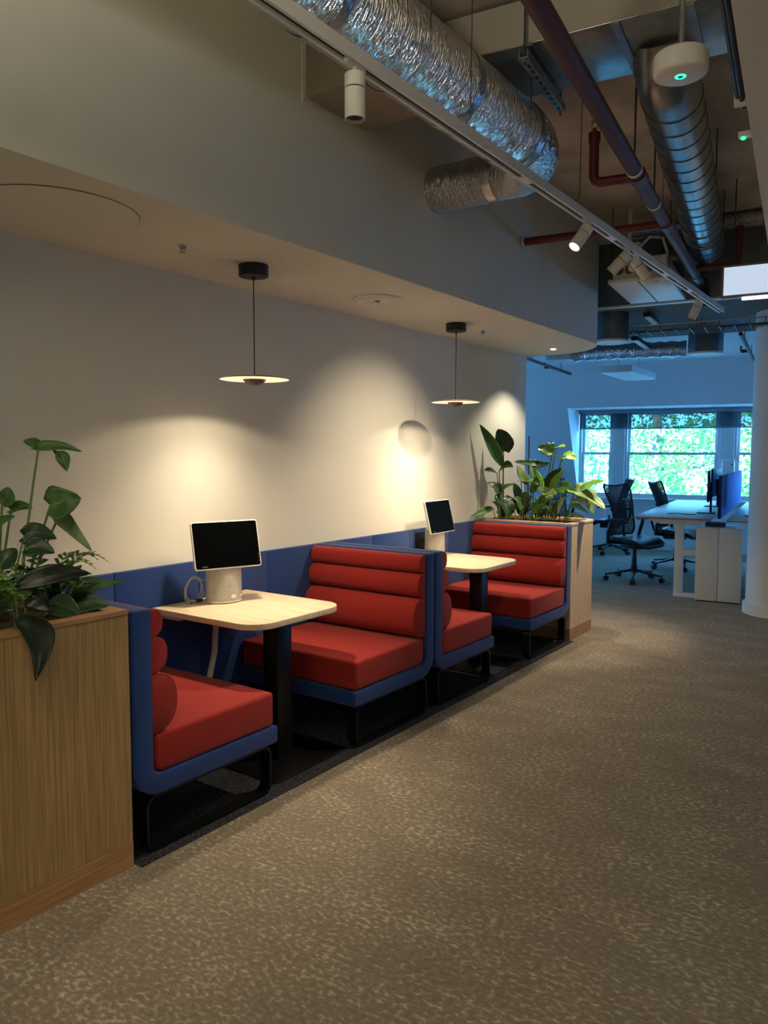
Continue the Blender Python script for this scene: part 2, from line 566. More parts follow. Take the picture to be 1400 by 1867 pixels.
# ---------------------------------------------------------------- outside: trees behind the windows
def tree(x, y, h, rx, rz, n, label, seed, matname):
    rnd = random.Random(seed)
    t = gthing('tree', label, 'tree', x, y, -5.0, 'trees outside the far windows')
    tr = MB()
    tr.tube([(0, 0, 0), (0.1, 0.1, 3), (0.0, 0.1, h)], [0.22, 0.17, 0.08], n=8)
    for k in range(14):
        a = rnd.uniform(0, 2 * PI)
        z0 = rnd.uniform(2.5, h)
        L = rnd.uniform(1.2, rx * 0.95)
        e = Vector((math.cos(a) * L, math.sin(a) * L, z0 + rnd.uniform(0.3, 2.0)))
        m_ = Vector((math.cos(a) * L * 0.5, math.sin(a) * L * 0.5, z0 + rnd.uniform(0.2, 0.7)))
        tr.tube([(0, 0, z0), m_, e], [0.05, 0.035, 0.012], n=5)
    tr.build('trunk', 'bark', t, world=False)
    vs, fs = [], []
    clumps = [(rnd.gauss(0, .5) * rx, rnd.gauss(0, .45) * rx * 0.7, h * 0.62 + rnd.uniform(-1, 1) * rz) for _ in range(110)]
    for i in range(n):
        cxx, cyy, czz = rnd.choice(clumps)
        p = Vector((cxx + rnd.gauss(0, .30), cyy + rnd.gauss(0, .30), czz + rnd.gauss(0, .26)))
        d = Vector((rnd.gauss(0, 1), rnd.gauss(0, 1), rnd.gauss(-.3, .7))).normalized()
        s = d.cross(Vector((rnd.gauss(0, 1), rnd.gauss(0, 1), rnd.gauss(0, 1)))).normalized()
        L = rnd.uniform(.09, .17)
        q = len(vs)
        vs += [p, p + d * L * .5 + s * L * .32, p + d * L, p + d * L * .5 - s * L * .32]
        fs.append((q, q + 1, q + 2, q + 3))
    me = bpy.data.meshes.new('crown')
    me.from_pydata([tuple(v) for v in vs], [], fs)
    o = obj('crown', me, matname, t, world=False)
    o['kind'] = 'stuff'
    return t


tree(0.2, 19.0, 9.0, 2.7, 3.8, 9000, 'leafy green tree outside the left end of the far windows', 1, 'tree_leaf_a')
tree(3.6, 20.0, 9.0, 2.8, 3.8, 9000, 'leafy tree with blue green leaves outside the middle of the far windows', 2, 'tree_leaf_c')
tree(2.2, 22.5, 9.5, 3.2, 4.0, 8000, 'yellowing leafy tree seen between two greener trees outside', 3, 'tree_leaf_b')
tree(6.2, 19.5, 9.0, 2.7, 3.8, 8000, 'leafy green tree outside the right end of the far windows', 4, 'tree_leaf_a')
tree(-2.6, 22.0, 9.0, 2.8, 3.8, 7000, 'leafy tree far to the left outside the windows', 5, 'tree_leaf_c')

# ================================================================== the booths
X0, X1 = 0.042, 0.90


def bench(y, s, label):
    """y: outer face of the back, s: +1 the seat faces away along +y, -1 towards -y"""
    b = thing('booth_bench', label, 'bench', ((X0 + X1) / 2, y + s * 0.4, 0), 0, 'red and blue booth benches')
    ro, ri = 0.125, 0.045
    pts = [(0.0, 0.975), (0.0, 0.235 + ro)]
    for k in range(1, 9):
        a = R(180 + 90 * k / 8)
        pts.append((ro + ro * math.cos(a), 0.235 + ro + ro * math.sin(a)))
    pts += [(0.785, 0.235), (0.785, 0.315)]
    for k in range(0, 9):
        a = R(270 - 90 * k / 8)
        pts.append((0.09 + ri + ri * math.cos(a), 0.315 + ri + ri * math.sin(a)))
    pts += [(0.09, 0.975)]
    Y = lambda u: y + s * u
    MB().prism([(Y(u), z) for u, z in pts], 'x', X0, X1).build('shell', 'blue_fabric', b, bevel=0.010, seg=3)
    cu = [(0.092 + 0.0, 0.32), (0.772, 0.32), (0.772, 0.475), (0.092, 0.475)]
    cu = [(0.10, 0.3455), (0.125, 0.317), (0.768, 0.317), (0.768, 0.475), (0.10, 0.475)]
    MB().prism([(Y(u), z) for u, z in cu], 'x', X0 + 0.008, X1 - 0.008).build('seat_cushion', 'red_fabric', b, bevel=0.022, seg=4)
    # back rolls: three bolsters with D-shaped ends
    for z0, z1, d in ((0.860, 0.968, 0.058), (0.716, 0.858, 0.080), (0.478, 0.714, 0.125)):
        zc, hh = (z0 + z1) / 2, (z1 - z0) / 2
        pr = []
        for k in range(25):
            a = R(-90 + 180 * k / 24)
            ca, sa = math.cos(a), math.sin(a)
            pr.append((0.092 + d * abs(ca) ** 0.75, zc + hh * (abs(sa) ** 0.85) * (1 if sa >= 0 else -1)))
        m = MB()
        n = len(pr)
        xs = [X0 + 0.008, X0 + 0.012, X0 + 0.022, X1 - 0.022, X1 - 0.012, X1 - 0.008]
        ks = [0.90, 0.96, 1.0, 1.0, 0.96, 0.90]
        vs, fs = [], []
        for xx, kk in zip(xs, ks):
            for (u, z) in pr:
                vs.append((xx, Y(0.092 + (u - 0.092) * kk), zc + (z - zc) * (0.5 + kk / 2)))
        for i in range(len(xs) - 1):
            for k in range(n):
                fs.append((i * n + k, i * n + (k + 1) % n, (i + 1) * n + (k + 1) % n, (i + 1) * n + k))
        fs += [tuple(range(n)), tuple(range((len(xs) - 1) * n, len(xs) * n))]
        m.add(vs, fs)
        ro_ = m.build('back_roll', 'red_fabric', b, smooth=True, angle=50)
        # piping seam round both ends
        for xx in (X0 + 0.012, X1 - 0.012):
            lp = [(xx, Y(0.092 + (u - 0.092) * 0.965), zc + (z - zc) * 0.985) for (u, z) in pr]
            MB().tube(lp, 0.0022, n=5).build('piping', 'red_fabric', ro_, smooth=True)
    # sled legs: flat black bar bent to a loop, one near the corridor, one near the wall
    for xa, xb in ((X1 - 0.075, X1 - 0.015), (X0 + 0.05, X0 + 0.11)):
        u0, u1, z0, z1 = 0.06, 0.755, 0.004, 0.234
        outer = rounded(u0, u1, z0, z1, (0.05,) * 4, 6)
        inner = rounded(u0 + 0.012, u1 - 0.012, z0 + 0.012, z1 - 0.012, (0.04,) * 4, 6)
        n = len(outer)
        vs = [(xa, Y(u), z) for u, z in outer] + [(xb, Y(u), z) for u, z in outer] + [(xa, Y(u), z) for u, z in inner] + [(xb, Y(u), z) for u, z in inner]
        fs = []
        for k in range(n):
            j = (k + 1) % n
            fs += [(k, j, n + j, n + k), (2 * n + k, 3 * n + k, 3 * n + j, 2 * n + j), (k, 2 * n + k, 2 * n + j, j), (n + k, n + j, 3 * n + j, 3 * n + k)]
        MB().add(vs, fs).build('leg', 'black_metal', b, smooth=True, angle=40)
    return b


bench(1.768, 1, 'red and blue booth bench backing onto the nearest planter')
bench(3.922, -1, 'red and blue booth bench facing the camera at the near table')
bench(3.934, 1, 'red and blue booth bench back to back behind the middle one, mostly hidden')
bench(6.085, -1, 'red and blue booth bench backing onto the far planter')

# blue wall panels behind the tables
for (a, b_, lab) in ((1.768, 3.922, 'low blue upholstered wall panel behind the near table'), (3.934, 6.085, 'low blue upholstered wall panel behind the far table')):
    p = thing('wall_panel', lab, 'panel', (0.02, (a + b_) / 2, 0.0), 0, 'blue wall panels')
    k = 4
    step = (b_ - a) / k
    for i in range(k):
        MB().box(0.002, 0.040, a + i * step + 0.001, a + (i + 1) * step - 0.001, 0.02, 0.972).build('padded_panel', 'blue_fabric', p, bevel=0.006)

so = thing('socket_box', 'black power socket plate on the blue panel at the far table', 'socket', (0.042, 5.10, 0.83))
MB().box(0.042, 0.055, 5.03, 5.17, 0.83, 0.95).build('plate', 'black_plastic', so, bevel=0.004)
for yy in (5.065, 5.10, 5.135):
    MB().box(0.0552, 0.058, yy - 0.012, yy + 0.012, 0.87, 0.905).build('outlet', 'dark_slot', so)


def table(yc, label):
    ZT = 0.765
    t = thing('booth_table', label, 'table', (0.60, yc, 0), 0, 'pale wooden booth tables')
    w2 = 0.34
    MB().prism(rounded(0.043, 0.79, yc - w2, yc + w2, (0, 0.13, 0.13, 0), 10), 'z', ZT - 0.030, ZT).build('table_top', 'table_wood', t, bevel=0.003)
    MB().box(0.555, 0.655, yc - 0.055, yc + 0.055, 0.010, ZT - 0.036).build('column', 'black_metal', t, bevel=0.006)
    MB().box(0.40, 0.74, yc - 0.2, yc + 0.2, ZT - 0.036, ZT - 0.030).build('support_plate', 'black_metal', t)
    MB().prism(rounded(0.36, 0.85, yc - 0.275, yc + 0.275, (0.03,) * 4, 5), 'z', 0.003, 0.011).build('base_plate', 'black_metal', t, bevel=0.003)
    for sy in (-1, 1):
        MB().lathe([(0.006, 0.011), (0.006, 0.014), (0.0, 0.015)], (0.78, yc + sy * 0.03, 0), 10).build('screw', 'chrome', t, smooth=True)
    br = MB()
    for sy in (-1, 1):
        br.box(0.045, 0.055, yc + sy * 0.32 - 0.02, yc + sy * 0.32 + 0.02, ZT - 0.075, ZT - 0.030)
        br.box(0.045, 0.25, yc + sy * 0.32 - 0.012, yc + sy * 0.32 + 0.012, ZT - 0.045, ZT - 0.030)
    br.build('bracket', 'cable_grey', t)
    return t


table(2.865, 'pale wooden booth table with rounded front corners, nearest the camera')
table(5.03, 'pale wooden booth table with rounded front corners at the far booth')


def video_device(x, y, az, label, logo):
    """desk video screen on a cloth covered foot; az: bearing its screen faces"""
    t = thing('video_conference_screen', label, 'screen', (x, y, 0.7655), az, 'desk video screens on the booth tables')
    # oval foot; local +x is the way the screen faces
    vs, fs, n = [], [], 40
    prof = ((0.0, 0.96), (0.006, 1.0), (0.012, 1.0), (0.20, 0.97), (0.225, 0.93))
    m = MB()
    for (h, k) in prof[2:]:
        for i in range(n):
            a = 2 * PI * i / n
            hh = h
            if h > 0.19:
                hh = h - 0.03 * (1 + math.cos(a)) / 2
            vs.append((0.072 * k * math.cos(a), 0.100 * k * math.sin(a), hh))
    for j in range(len(prof) - 3):
        for i in range(n):
            fs.append((j * n + i, j * n + (i + 1) % n, (j + 1) * n + (i + 1) % n, (j + 1) * n + i))
    fs += [tuple(range(n))[::-1], tuple((len(prof) - 3) * n + i for i in range(n))]
    ft = m.add(vs, fs).build('cloth_foot', 'speaker_cloth', t, smooth=True, world=False, angle=40)
    mt = Matrix.Diagonal((0.072, 0.100, 1.0)).to_3x3()
    MB().lathe([(0.90, 0.0), (0.90, 0.004)], n=40, mtx=mt).build('foot_pad', 'black_plastic', ft, smooth=True, world=False)
    MB().lathe([(0.99, 0.004), (1.0, 0.006), (1.0, 0.012), (0.98, 0.012)], n=40, mtx=mt).build('base_ring', 'white_plastic', ft, smooth=True, world=False)
    # screen slab leans back
    tilt = Matrix.Translation((0.045, 0, 0.315)) @ Matrix.Rotation(R(-14), 4, 'Y')
    hw, hh = 0.190, 0.128

    def slab(name, x0, x1, w_, h_, rad, mat_, par, off=(0, 0), bev=0.0):
        mb = MB().prism(rounded(-w_ + off[0], w_ + off[0], -h_ + off[1], h_ + off[1], (rad,) * 4, 6), 'x', x0, x1)
        mb.v = [tuple(tilt @ Vector(p)) for p in mb.v]
        return mb.build(name, mat_, par, world=False, bevel=bev)
    hs = slab('screen_case', -0.017, 0.0, hw, hh, 0.014, 'white_plastic', t, bev=0.003)
    dp = slab('display', 0.0002, 0.0012, hw - 0.006, hh - 0.006, 0.010, 'screen', hs)
    slab('camera_lens', 0.0013, 0.0018, 0.003, 0.003, 0.003, 'wire', hs, (0, hh - 0.012))
    mb = MB().tube([(-0.005, 0, 0.19), (-0.003, 0, 0.23), (0.012, 0, 0.28)], [0.030, 0.026, 0.020], n=14)
    mb.build('neck', 'white_plastic', t, smooth=True, world=False)
    slab('status_line', 0.0013, 0.0017, 0.016, 0.0012, 0.0, 'cable_grey', hs, (-hw + 0.055, -hh + 0.017))
    for k in range(3):
        slab('side_icon', 0.0013, 0.0017, 0.0016, 0.0020, 0.0, 'cable_grey', hs, (hw - 0.013, -hh + 0.03 + 0.018 * k))
    if logo:
        # small white bar emblem over its word, low on the cloth
        def on_foot(a, z, e=0.001):
            return Vector(((0.0715 + e) * math.cos(a), (0.0995 + e) * math.sin(a), z))
        lg = MB()
        for k, h_ in enumerate((0.003, 0.005, 0.009, 0.005, 0.003, 0.005, 0.009, 0.005, 0.003)):
            a = R(6 + k * 2.0)
            p = on_foot(a, 0.038)
            lg.box(p.x - .0007, p.x + .0007, p.y - .0008, p.y + .0008, 0.038, 0.038 + h_)
        lg.build('logo_bars', 'light_mark', ft, world=False)
        cu = bpy.data.curves.new('logo_word', 'FONT')
        cu.body = 'CISCO'
        cu.size = 0.010
        cu.align_x = 'CENTER'
        cu.extrude = 0.0004
        tmp = bpy.data.objects.new('logo_word', cu)
        lme = bpy.data.meshes.new_from_object(tmp)
        bpy.data.objects.remove(tmp)
        lme.name = 'logo_word'
        lw = obj('logo_word', lme, 'light_mark')
        a = R(14)
        p = on_foot(a, 0.028, 0.0012)
        nrm = Vector((math.cos(a) / 0.072, math.sin(a) / 0.100, 0)).normalized()
        side = Vector((0, 0, 1)).cross(nrm)
        mm = Matrix((side, Vector((0, 0, 1)), nrm)).transposed().to_4x4()
        mm.translation = p
        lw.parent = ft
        lw.matrix_local = mm
        p = on_foot(R(52), 0.035)
        MB().lathe([(0.003, -0.001), (0.003, 0.001)], p, 8).build('status_light', 'tube_glow', ft, world=False)
    return t


video_device(0.215, 2.865, R(-19), 'desk video screen on a grey cloth foot on the near table', True)
video_device(0.175, 5.105, R(2), 'desk video screen on a grey cloth foot on the far table', False)

# looped cable beside the near screen
cp = []
for k in range(90):
    a = 2 * PI * k / 30
    rr = 0.065 + 0.008 * math.sin(k * 0.37)
    cp.append((0.14 + 0.012 * math.sin(k * 0.21) + 0.004 * (k / 30), 2.715 + rr * math.cos(a) * 0.9, 0.842 + rr * math.sin(a)))
cp = [(0.16, 2.80, 0.90), (0.155, 2.785, 0.885)] + cp[8:] + [(0.15, 2.79, 0.80), (0.165, 2.80, 0.78)]
cb = thing('cable_loop', 'coiled grey cable standing beside the near video screen', 'cable', (0.14, 2.715, 0.766))
MB().tube(cp, 0.0033, n=6).build('cable', 'cable_grey', cb, smooth=True)
MB().box(0.128, 0.160, 2.735, 2.765, 0.775, 0.790).build('cable_tie', 'black_plastic', cb)

# flexible conduit from the table down to the floor box
cd = thing('cable_conduit', 'white flexible conduit hanging below the near table to the floor', 'conduit', (0.12, 2.80, 0.003))
MB().tube([(0.13, 2.87, 0.733), (0.135, 2.875, 0.62), (0.14, 2.86, 0.48), (0.13, 2.83, 0.34), (0.12, 2.80, 0.20), (0.11, 2.80, 0.06), (0.11, 2.80, 0.03)], 0.016, n=10).build('hose', 'white_plastic', cd, smooth=True)
MB().box(0.05, 0.19, 2.70, 2.90, 0.003, 0.045).build('floor_box', 'black_plastic', cd, bevel=0.005)
lp = [(0.10, 2.80 + 0.05 * math.cos(2 * PI * k / 24), 0.13 + 0.05 * math.sin(2 * PI * k / 24) + 0.03) for k in range(30)]
MB().tube(lp, 0.006, n=6).build('cable', 'black_plastic', cd, smooth=True)

# ================================================================== planters
p1 = thing('planter', 'tall oak veneer planter box in the near left corner', 'planter', (0.46, 1.15, 0), 0, 'wooden planter boxes')
PA, PB = 0.60, 1.755
MB().box(0.01, 0.896, PA, PB, 0.10, 0.972).build('box_body', 'oak', p1)
rim = MB()
rim.box(0.01, 0.90, PA, PA + 0.06, 0.972, 0.988).box(0.01, 0.90, PB - 0.06, PB, 0.972, 0.988).box(0.84, 0.90, PA + 0.06, PB - 0.06, 0.972, 0.988).box(0.01, 0.07, PA + 0.06, PB - 0.06, 0.972, 0.988)
rim.build('rim', 'oak_plinth', p1)
MB().box(0.01, 0.898, PA, PB, 0.0, 0.098).build('plinth', 'oak_plinth', p1)
random.seed(3)


def soil(x0, x1, y0, y1, z, parent):
    nx, ny = 26, 26
    vs, fs = [], []
    for i in range(nx):
        for j in range(ny):
            vs.append((x0 + (x1 - x0) * i / (nx - 1), y0 + (y1 - y0) * j / (ny - 1), z + random.uniform(0, 0.012)))
    for i in range(nx - 1):
        for j in range(ny - 1):
            fs.append((i * ny + j, (i + 1) * ny + j, (i + 1) * ny + j + 1, i * ny + j + 1))
    o = MB().add(vs, fs).build('soil', 'soil', parent)
    o['kind'] = 'stuff'


soil(0.071, 0.839, PA + 0.061, PB - 0.061, 0.973, p1)

p2 = thing('planter', 'pale wooden planter box with a rounded corner at the far end of the booths', 'planter', (0.46, 6.40, 0), 0, 'wooden planter boxes')
Q0, Q1 = 6.093, 6.72
MB().prism(rounded(0.01, 0.897, Q0, Q1, (0, 0, 0.16, 0), 12), 'z', 0.10, 0.970).build('box_body', 'maple', p2, smooth=True, angle=40)
MB().prism(rounded(0.01, 0.899, Q0, Q1 + 0.002, (0, 0, 0.16, 0), 12), 'z', 0.0, 0.098).build('plinth', 'oak_plinth', p2, smooth=True, angle=40)
o1 = rounded(0.01, 0.902, Q0, Q1 + 0.005, (0.001, 0.001, 0.165, 0.001), 12)
i1 = rounded(0.07, 0.842, Q0 + 0.05, Q1 - 0.055, (0.001, 0.001, 0.105, 0.001), 12)
n = len(o1)
vs = [(x, y, 0.970) for x, y in o1] + [(x, y, 0.986) for x, y in o1] + [(x, y, 0.970) for x, y in i1] + [(x, y, 0.986) for x, y in i1]
fs = []
for k in range(n):
    j = (k + 1) % n
    fs += [(k, j, n + j, n + k), (2 * n + k, 3 * n + k, 3 * n + j, 2 * n + j), (n + k, n + j, 3 * n + j, 3 * n + k), (k, 2 * n + k, 2 * n + j, j)]
MB().add(vs, fs).build('rim', 'maple', p2)
soil(0.071, 0.82, Q0 + 0.051, Q1 - 0.10, 0.971, p2)
LEFT_LEAVES = [
    ('A','heart',[0.45, 1.581, 0.95],[0.48, 1.67, 1.586],[0.6, 1.779, 1.57],0.05,10,0.15,'mid'),
    ('A','lance-',[0.45, 1.581, 0.95],[0.48, 1.688, 1.582],[0.4, 1.654, 1.612],0.045,0,0.1,'mid'),
    ('A','lance-',[0.45, 1.581, 0.95],[0.53, 1.726, 1.574],[0.58, 1.724, 1.494],0.055,0,0.05,'mid'),
    ('A','lance-',[0.45, 1.581, 0.95],[0.51, 1.71, 1.578],[0.5, 1.761, 1.509],0.02,0,0.05,'mid'),
    ('A','heart',[0.45, 1.587, 0.95],[0.55, 1.67, 1.364],[0.62, 1.756, 1.392],0.15,-60,0.1,'mid'),
    ('A','heart',[0.42, 1.611, 0.95],[0.5, 1.736, 1.319],[0.62, 1.798, 1.178],0.07,-40,0.25,'pale'),
    ('B','heart',[0.55, 1.482, 0.95],[0.55, 1.561, 1.255],[0.6, 1.662, 1.241],0.09,-50,0.1,'dark'),
    ('B','heart',[0.6, 1.465, 0.95],[0.6, 1.543, 1.215],[0.66, 1.615, 1.196],0.09,-50,0.15,'dark'),
    ('B','heart',[0.35, 1.557, 0.95],[0.35, 1.624, 1.341],[0.42, 1.674, 1.349],0.06,-50,0.1,'mid'),
    ('B','heart',[0.35, 1.557, 0.95],[0.35, 1.589, 1.368],[0.36, 1.613, 1.432],0.09,20,0.1,'mid'),
    ('B','heart',[0.35, 1.542, 0.95],[0.4, 1.534, 1.281],[0.48, 1.568, 1.325],0.05,-50,0.1,'mid'),
    ('B','heart',[0.5, 1.468, 0.95],[0.5, 1.496, 1.151],[0.5, 1.557, 1.206],0.09,-30,0.1,'dark'),
    ('C','lance',[0.8, 1.389, 0.95],[0.82, 1.367, 1.12],[0.92, 1.594, 1.145],0.075,-75,0.34,'black'),
    ('C','lance',[0.86, 1.332, 0.95],[0.9, 1.328, 1.047],[0.955, 1.352, 0.824],0.1,-10,0.22,'black'),
    ('C','lance',[0.78, 1.414, 0.95],[0.8, 1.419, 1.069],[0.86, 1.47, 1.024],0.085,-60,0.2,'black'),
    ('C','lance',[0.8, 1.384, 0.95],[0.84, 1.343, 1.061],[0.9, 1.238, 1.042],0.08,50,0.2,'black'),
    ('D','lance',[0.6, 1.66, 0.95],[0.62, 1.668, 1.014],[0.74, 1.854, 1.064],0.045,-60,0.25,'mid'),
    ('D','lance',[0.6, 1.66, 0.95],[0.62, 1.679, 1.023],[0.72, 1.816, 1.05],0.05,-60,0.2,'mid'),
    ('D','lance',[0.72, 1.582, 0.95],[0.74, 1.598, 0.998],[0.84, 1.718, 1.002],0.09,-60,0.15,'dark'),
    ('D','lance',[0.6, 1.644, 0.95],[0.6, 1.658, 1.035],[0.62, 1.753, 1.131],0.05,-20,0.2,'mid'),
    ('D','lance',[0.55, 1.66, 0.95],[0.55, 1.666, 1.028],[0.58, 1.732, 1.151],0.05,-20,0.25,'pale'),
    ('D','lance',[0.74, 1.548, 0.95],[0.76, 1.517, 1.033],[0.84, 1.603, 0.979],0.1,-50,0.2,'dark'),
    ('D','lance',[0.65, 1.603, 0.95],[0.66, 1.566, 1.024],[0.68, 1.6, 1.113],0.07,10,0.15,'mid'),
]
RIGHT_LEAVES = [
    ('A','lance',[0.122, 6.36, 0.95],[0.126, 6.36, 1.446],[0.05, 6.041, 1.825],0.13,25,0.08,'mid'),
    ('A','heart',[0.138, 6.36, 0.95],[0.129, 6.36, 1.591],[0.098, 6.306, 1.788],0.2,40,0.25,'dark'),
    ('A','lance',[0.105, 6.36, 0.95],[0.066, 6.36, 1.39],[0.05, 6.134, 1.414],0.08,-40,0.2,'dark'),
    ('A','lance',[0.105, 6.36, 0.95],[0.088, 6.36, 1.411],[0.259, 6.3, 1.444],0.1,-60,0.2,'dark'),
    ('B','heart',[0.144, 6.24, 0.95],[0.162, 6.24, 1.217],[0.05, 6.199, 1.304],0.13,-20,0.15,'dark'),
    ('B','heart',[0.144, 6.24, 0.95],[0.178, 6.24, 1.233],[0.34, 6.18, 1.303],0.11,-20,0.15,'mid'),
    ('B','heart',[0.155, 6.24, 0.95],[0.185, 6.24, 1.169],[0.275, 6.162, 1.001],0.24,0,0.1,'dark'),
    ('B','lance',[0.128, 6.24, 0.95],[0.088, 6.24, 1.081],[0.05, 5.882, 1.013],0.07,-50,0.1,'mid'),
    ('C','mon',[0.382, 6.42, 0.95],[0.426, 6.42, 1.474],[0.225, 6.39, 1.492],0.09,-50,0.12,'dark'),
    ('C','mon',[0.393, 6.42, 0.95],[0.41, 6.42, 1.474],[0.571, 6.372, 1.481],0.08,-50,0.12,'dark'),
    ('C','lance',[0.329, 6.42, 0.95],[0.344, 6.42, 1.28],[0.242, 6.402, 1.462],0.12,10,0.1,'pale'),
    ('C','lance',[0.296, 6.42, 0.95],[0.255, 6.42, 1.128],[0.203, 6.42, 1.302],0.09,10,0.2,'dark'),
    ('C','lance',[0.366, 6.42, 0.95],[0.378, 6.42, 1.207],[0.447, 6.378, 1.368],0.09,-10,0.2,'mid'),
    ('C','heart',[0.312, 6.42, 0.95],[0.279, 6.42, 1.314],[0.48, 6.354, 1.286],0.1,-50,0.15,'mid'),
    ('D','mon',[0.437, 6.5, 0.95],[0.545, 6.5, 1.592],[0.411, 6.47, 1.621],0.14,-30,0.2,'mid'),
    ('D','mon',[0.474, 6.5, 0.95],[0.639, 6.5, 1.543],[0.797, 6.434, 1.516],0.16,-30,0.3,'bright'),
    ('D','mon',[0.453, 6.5, 0.95],[0.576, 6.5, 1.611],[0.675, 6.458, 1.625],0.12,-40,0.2,'bright'),
    ('D','lance',[0.516, 6.5, 0.95],[0.512, 6.5, 1.208],[0.648, 6.458, 1.447],0.12,15,0.1,'dark'),
    ('D','lance',[0.537, 6.5, 0.95],[0.527, 6.5, 1.209],[0.686, 6.44, 1.433],0.07,-10,0.1,'bright'),
    ('D','lance',[0.49, 6.5, 0.95],[0.458, 6.5, 1.231],[0.329, 6.482, 1.452],0.1,15,0.1,'bright'),
    ('E','heart',[0.654, 6.42, 0.95],[0.658, 6.42, 1.274],[0.835, 6.354, 1.235],0.15,-40,0.15,'mid'),
    ('E','lance',[0.679, 6.42, 0.95],[0.809, 6.42, 1.236],[1.09, 6.33, 1.34],0.12,-60,0.12,'bright'),
    ('E','mon',[0.704, 6.42, 0.95],[0.789, 6.42, 1.254],[1.106, 6.3, 1.099],0.2,-35,0.3,'pale'),
    ('E','mon',[0.715, 6.42, 0.95],[0.8, 6.42, 1.174],[0.989, 6.342, 1.054],0.14,-35,0.3,'pale'),
    ('E','heart',[0.705, 6.42, 0.95],[0.762, 6.42, 1.115],[0.941, 6.342, 1.061],0.13,-50,0.15,'bright'),
    ('E','heart',[0.602, 6.42, 0.95],[0.588, 6.42, 1.19],[0.433, 6.414, 1.259],0.12,-50,0.2,'pale'),
    ('E','heart',[0.73, 6.42, 0.95],[0.754, 6.42, 1.028],[0.908, 6.354, 1.012],0.08,-50,0.15,'pale'),
    ('E','lance',[0.551, 6.42, 0.95],[0.522, 6.42, 1.114],[0.347, 6.402, 1.034],0.06,-50,0.15,'dark'),
    ('F','lance',[0.307, 6.26, 0.95],[0.295, 6.26, 1.064],[0.179, 6.242, 1.134],0.07,-40,0.2,'dark'),
    ('F','lance',[0.334, 6.26, 0.95],[0.359, 6.26, 1.067],[0.312, 6.242, 1.188],0.09,0,0.2,'mid'),
    ('F','lance',[0.361, 6.26, 0.95],[0.385, 6.26, 1.093],[0.494, 6.212, 1.196],0.09,-10,0.2,'dark'),
    ('F','heart',[0.439, 6.26, 0.95],[0.464, 6.26, 1.072],[0.589, 6.206, 1.138],0.08,-30,0.2,'mid'),
    ('F','lance',[0.491, 6.26, 0.95],[0.516, 6.26, 1.075],[0.665, 6.206, 1.108],0.06,-40,0.2,'dark'),
]


# ---------------------------------------------------------------- plants
CAMDIR = Vector((0.72, -0.66, 0.15)).normalized()


def leaf_mesh(kind, base, tip, width, face, droop, seed, bow=None):
    """one leaf blade from base to tip: outline by kind, folded along the midrib, bending down towards the tip"""
    rnd = random.Random(seed)
    base, tip = Vector(base), Vector(tip)
    ax = tip - base
    L = ax.length
    a = ax.normalized()
    upv = Vector((0, 0, 1))
    nrm = upv * (1 - face) + Vector((0.72 + rnd.uniform(-.3, .3), -0.66 + rnd.uniform(-.3, .3), 0.2)).normalized() * face
    nrm = (nrm - a * nrm.dot(a))
    if nrm.length < 0.15:
        nrm = Vector((0.7, -0.7, 0)) - a * (Vector((0.7, -0.7, 0)).dot(a))
    nrm.normalize()
    side = a.cross(nrm)
    nu, nv = 12, 4
    fold = rnd.uniform(0.12, 0.32)
    twist = rnd.uniform(-0.35, 0.35)
    wob = rnd.uniform(0, 6)
    sbow = rnd.uniform(-0.14, 0.14)
    spine = []

    def wid(t):
        if kind == 'lance':
            return (math.sin(PI * min(1, t ** 0.75)) ** 0.8) * (1 - 0.15 * t)
        if kind == 'heart':
            return (max(0.0, 1 - t) ** 0.62) * (min(1.0, (t + 0.03) / 0.22) ** 0.5) * 1.12
        w_ = (max(0.0, 1 - t) ** 0.55) * (min(1.0, (t + 0.03) / 0.2) ** 0.5) * 1.15
        return w_
    vs, fs = [], []
    for i in range(nu + 1):
        t = i / nu
        w_ = max(0.006, wid(t)) * width * 0.5
        bend = math.sin(PI * t) * droop * L * 0.45
        tw = twist * (t - 0.3)
        sd = side * math.cos(tw) + nrm * math.sin(tw)
        nn = nrm * math.cos(tw) - side * math.sin(tw)
        cpt = base + ax * t + upv * bend + (side if bow is None else Vector(bow)) * (math.sin(PI * t) * L * (sbow if bow is None else 1.0))
        spine.append(cpt + nrm * (0.0022 if width > 0.03 else 0.0012))
        for j in range(-nv, nv + 1):
            q = j / nv
            off = sd * (q * w_) - nn * (abs(q) ** 1.3) * -fold * w_
            back = Vector((0, 0, 0))
            if kind in ('heart', 'mon') and t < 0.25:
                back = -a * (abs(q) * L * 0.16 * (1 - t / 0.25))
            if kind == 'mon' and abs(q) > 0.55 and (i + (0 if j < 0 else 1)) % 4 == 0 and 0.1 < t < 0.85:
                off = off * 0.72
            off += nn * 0.05 * w_ * math.sin(wob + 9 * t + 3 * q)
            vs.append(cpt + off + back)
    c_ = 2 * nv + 1
    for i in range(nu):
        for j in range(2 * nv):
            fs.append((i * c_ + j, (i + 1) * c_ + j, (i + 1) * c_ + j + 1, i * c_ + j + 1))
    leaf_mesh.spine = spine
    return vs, fs


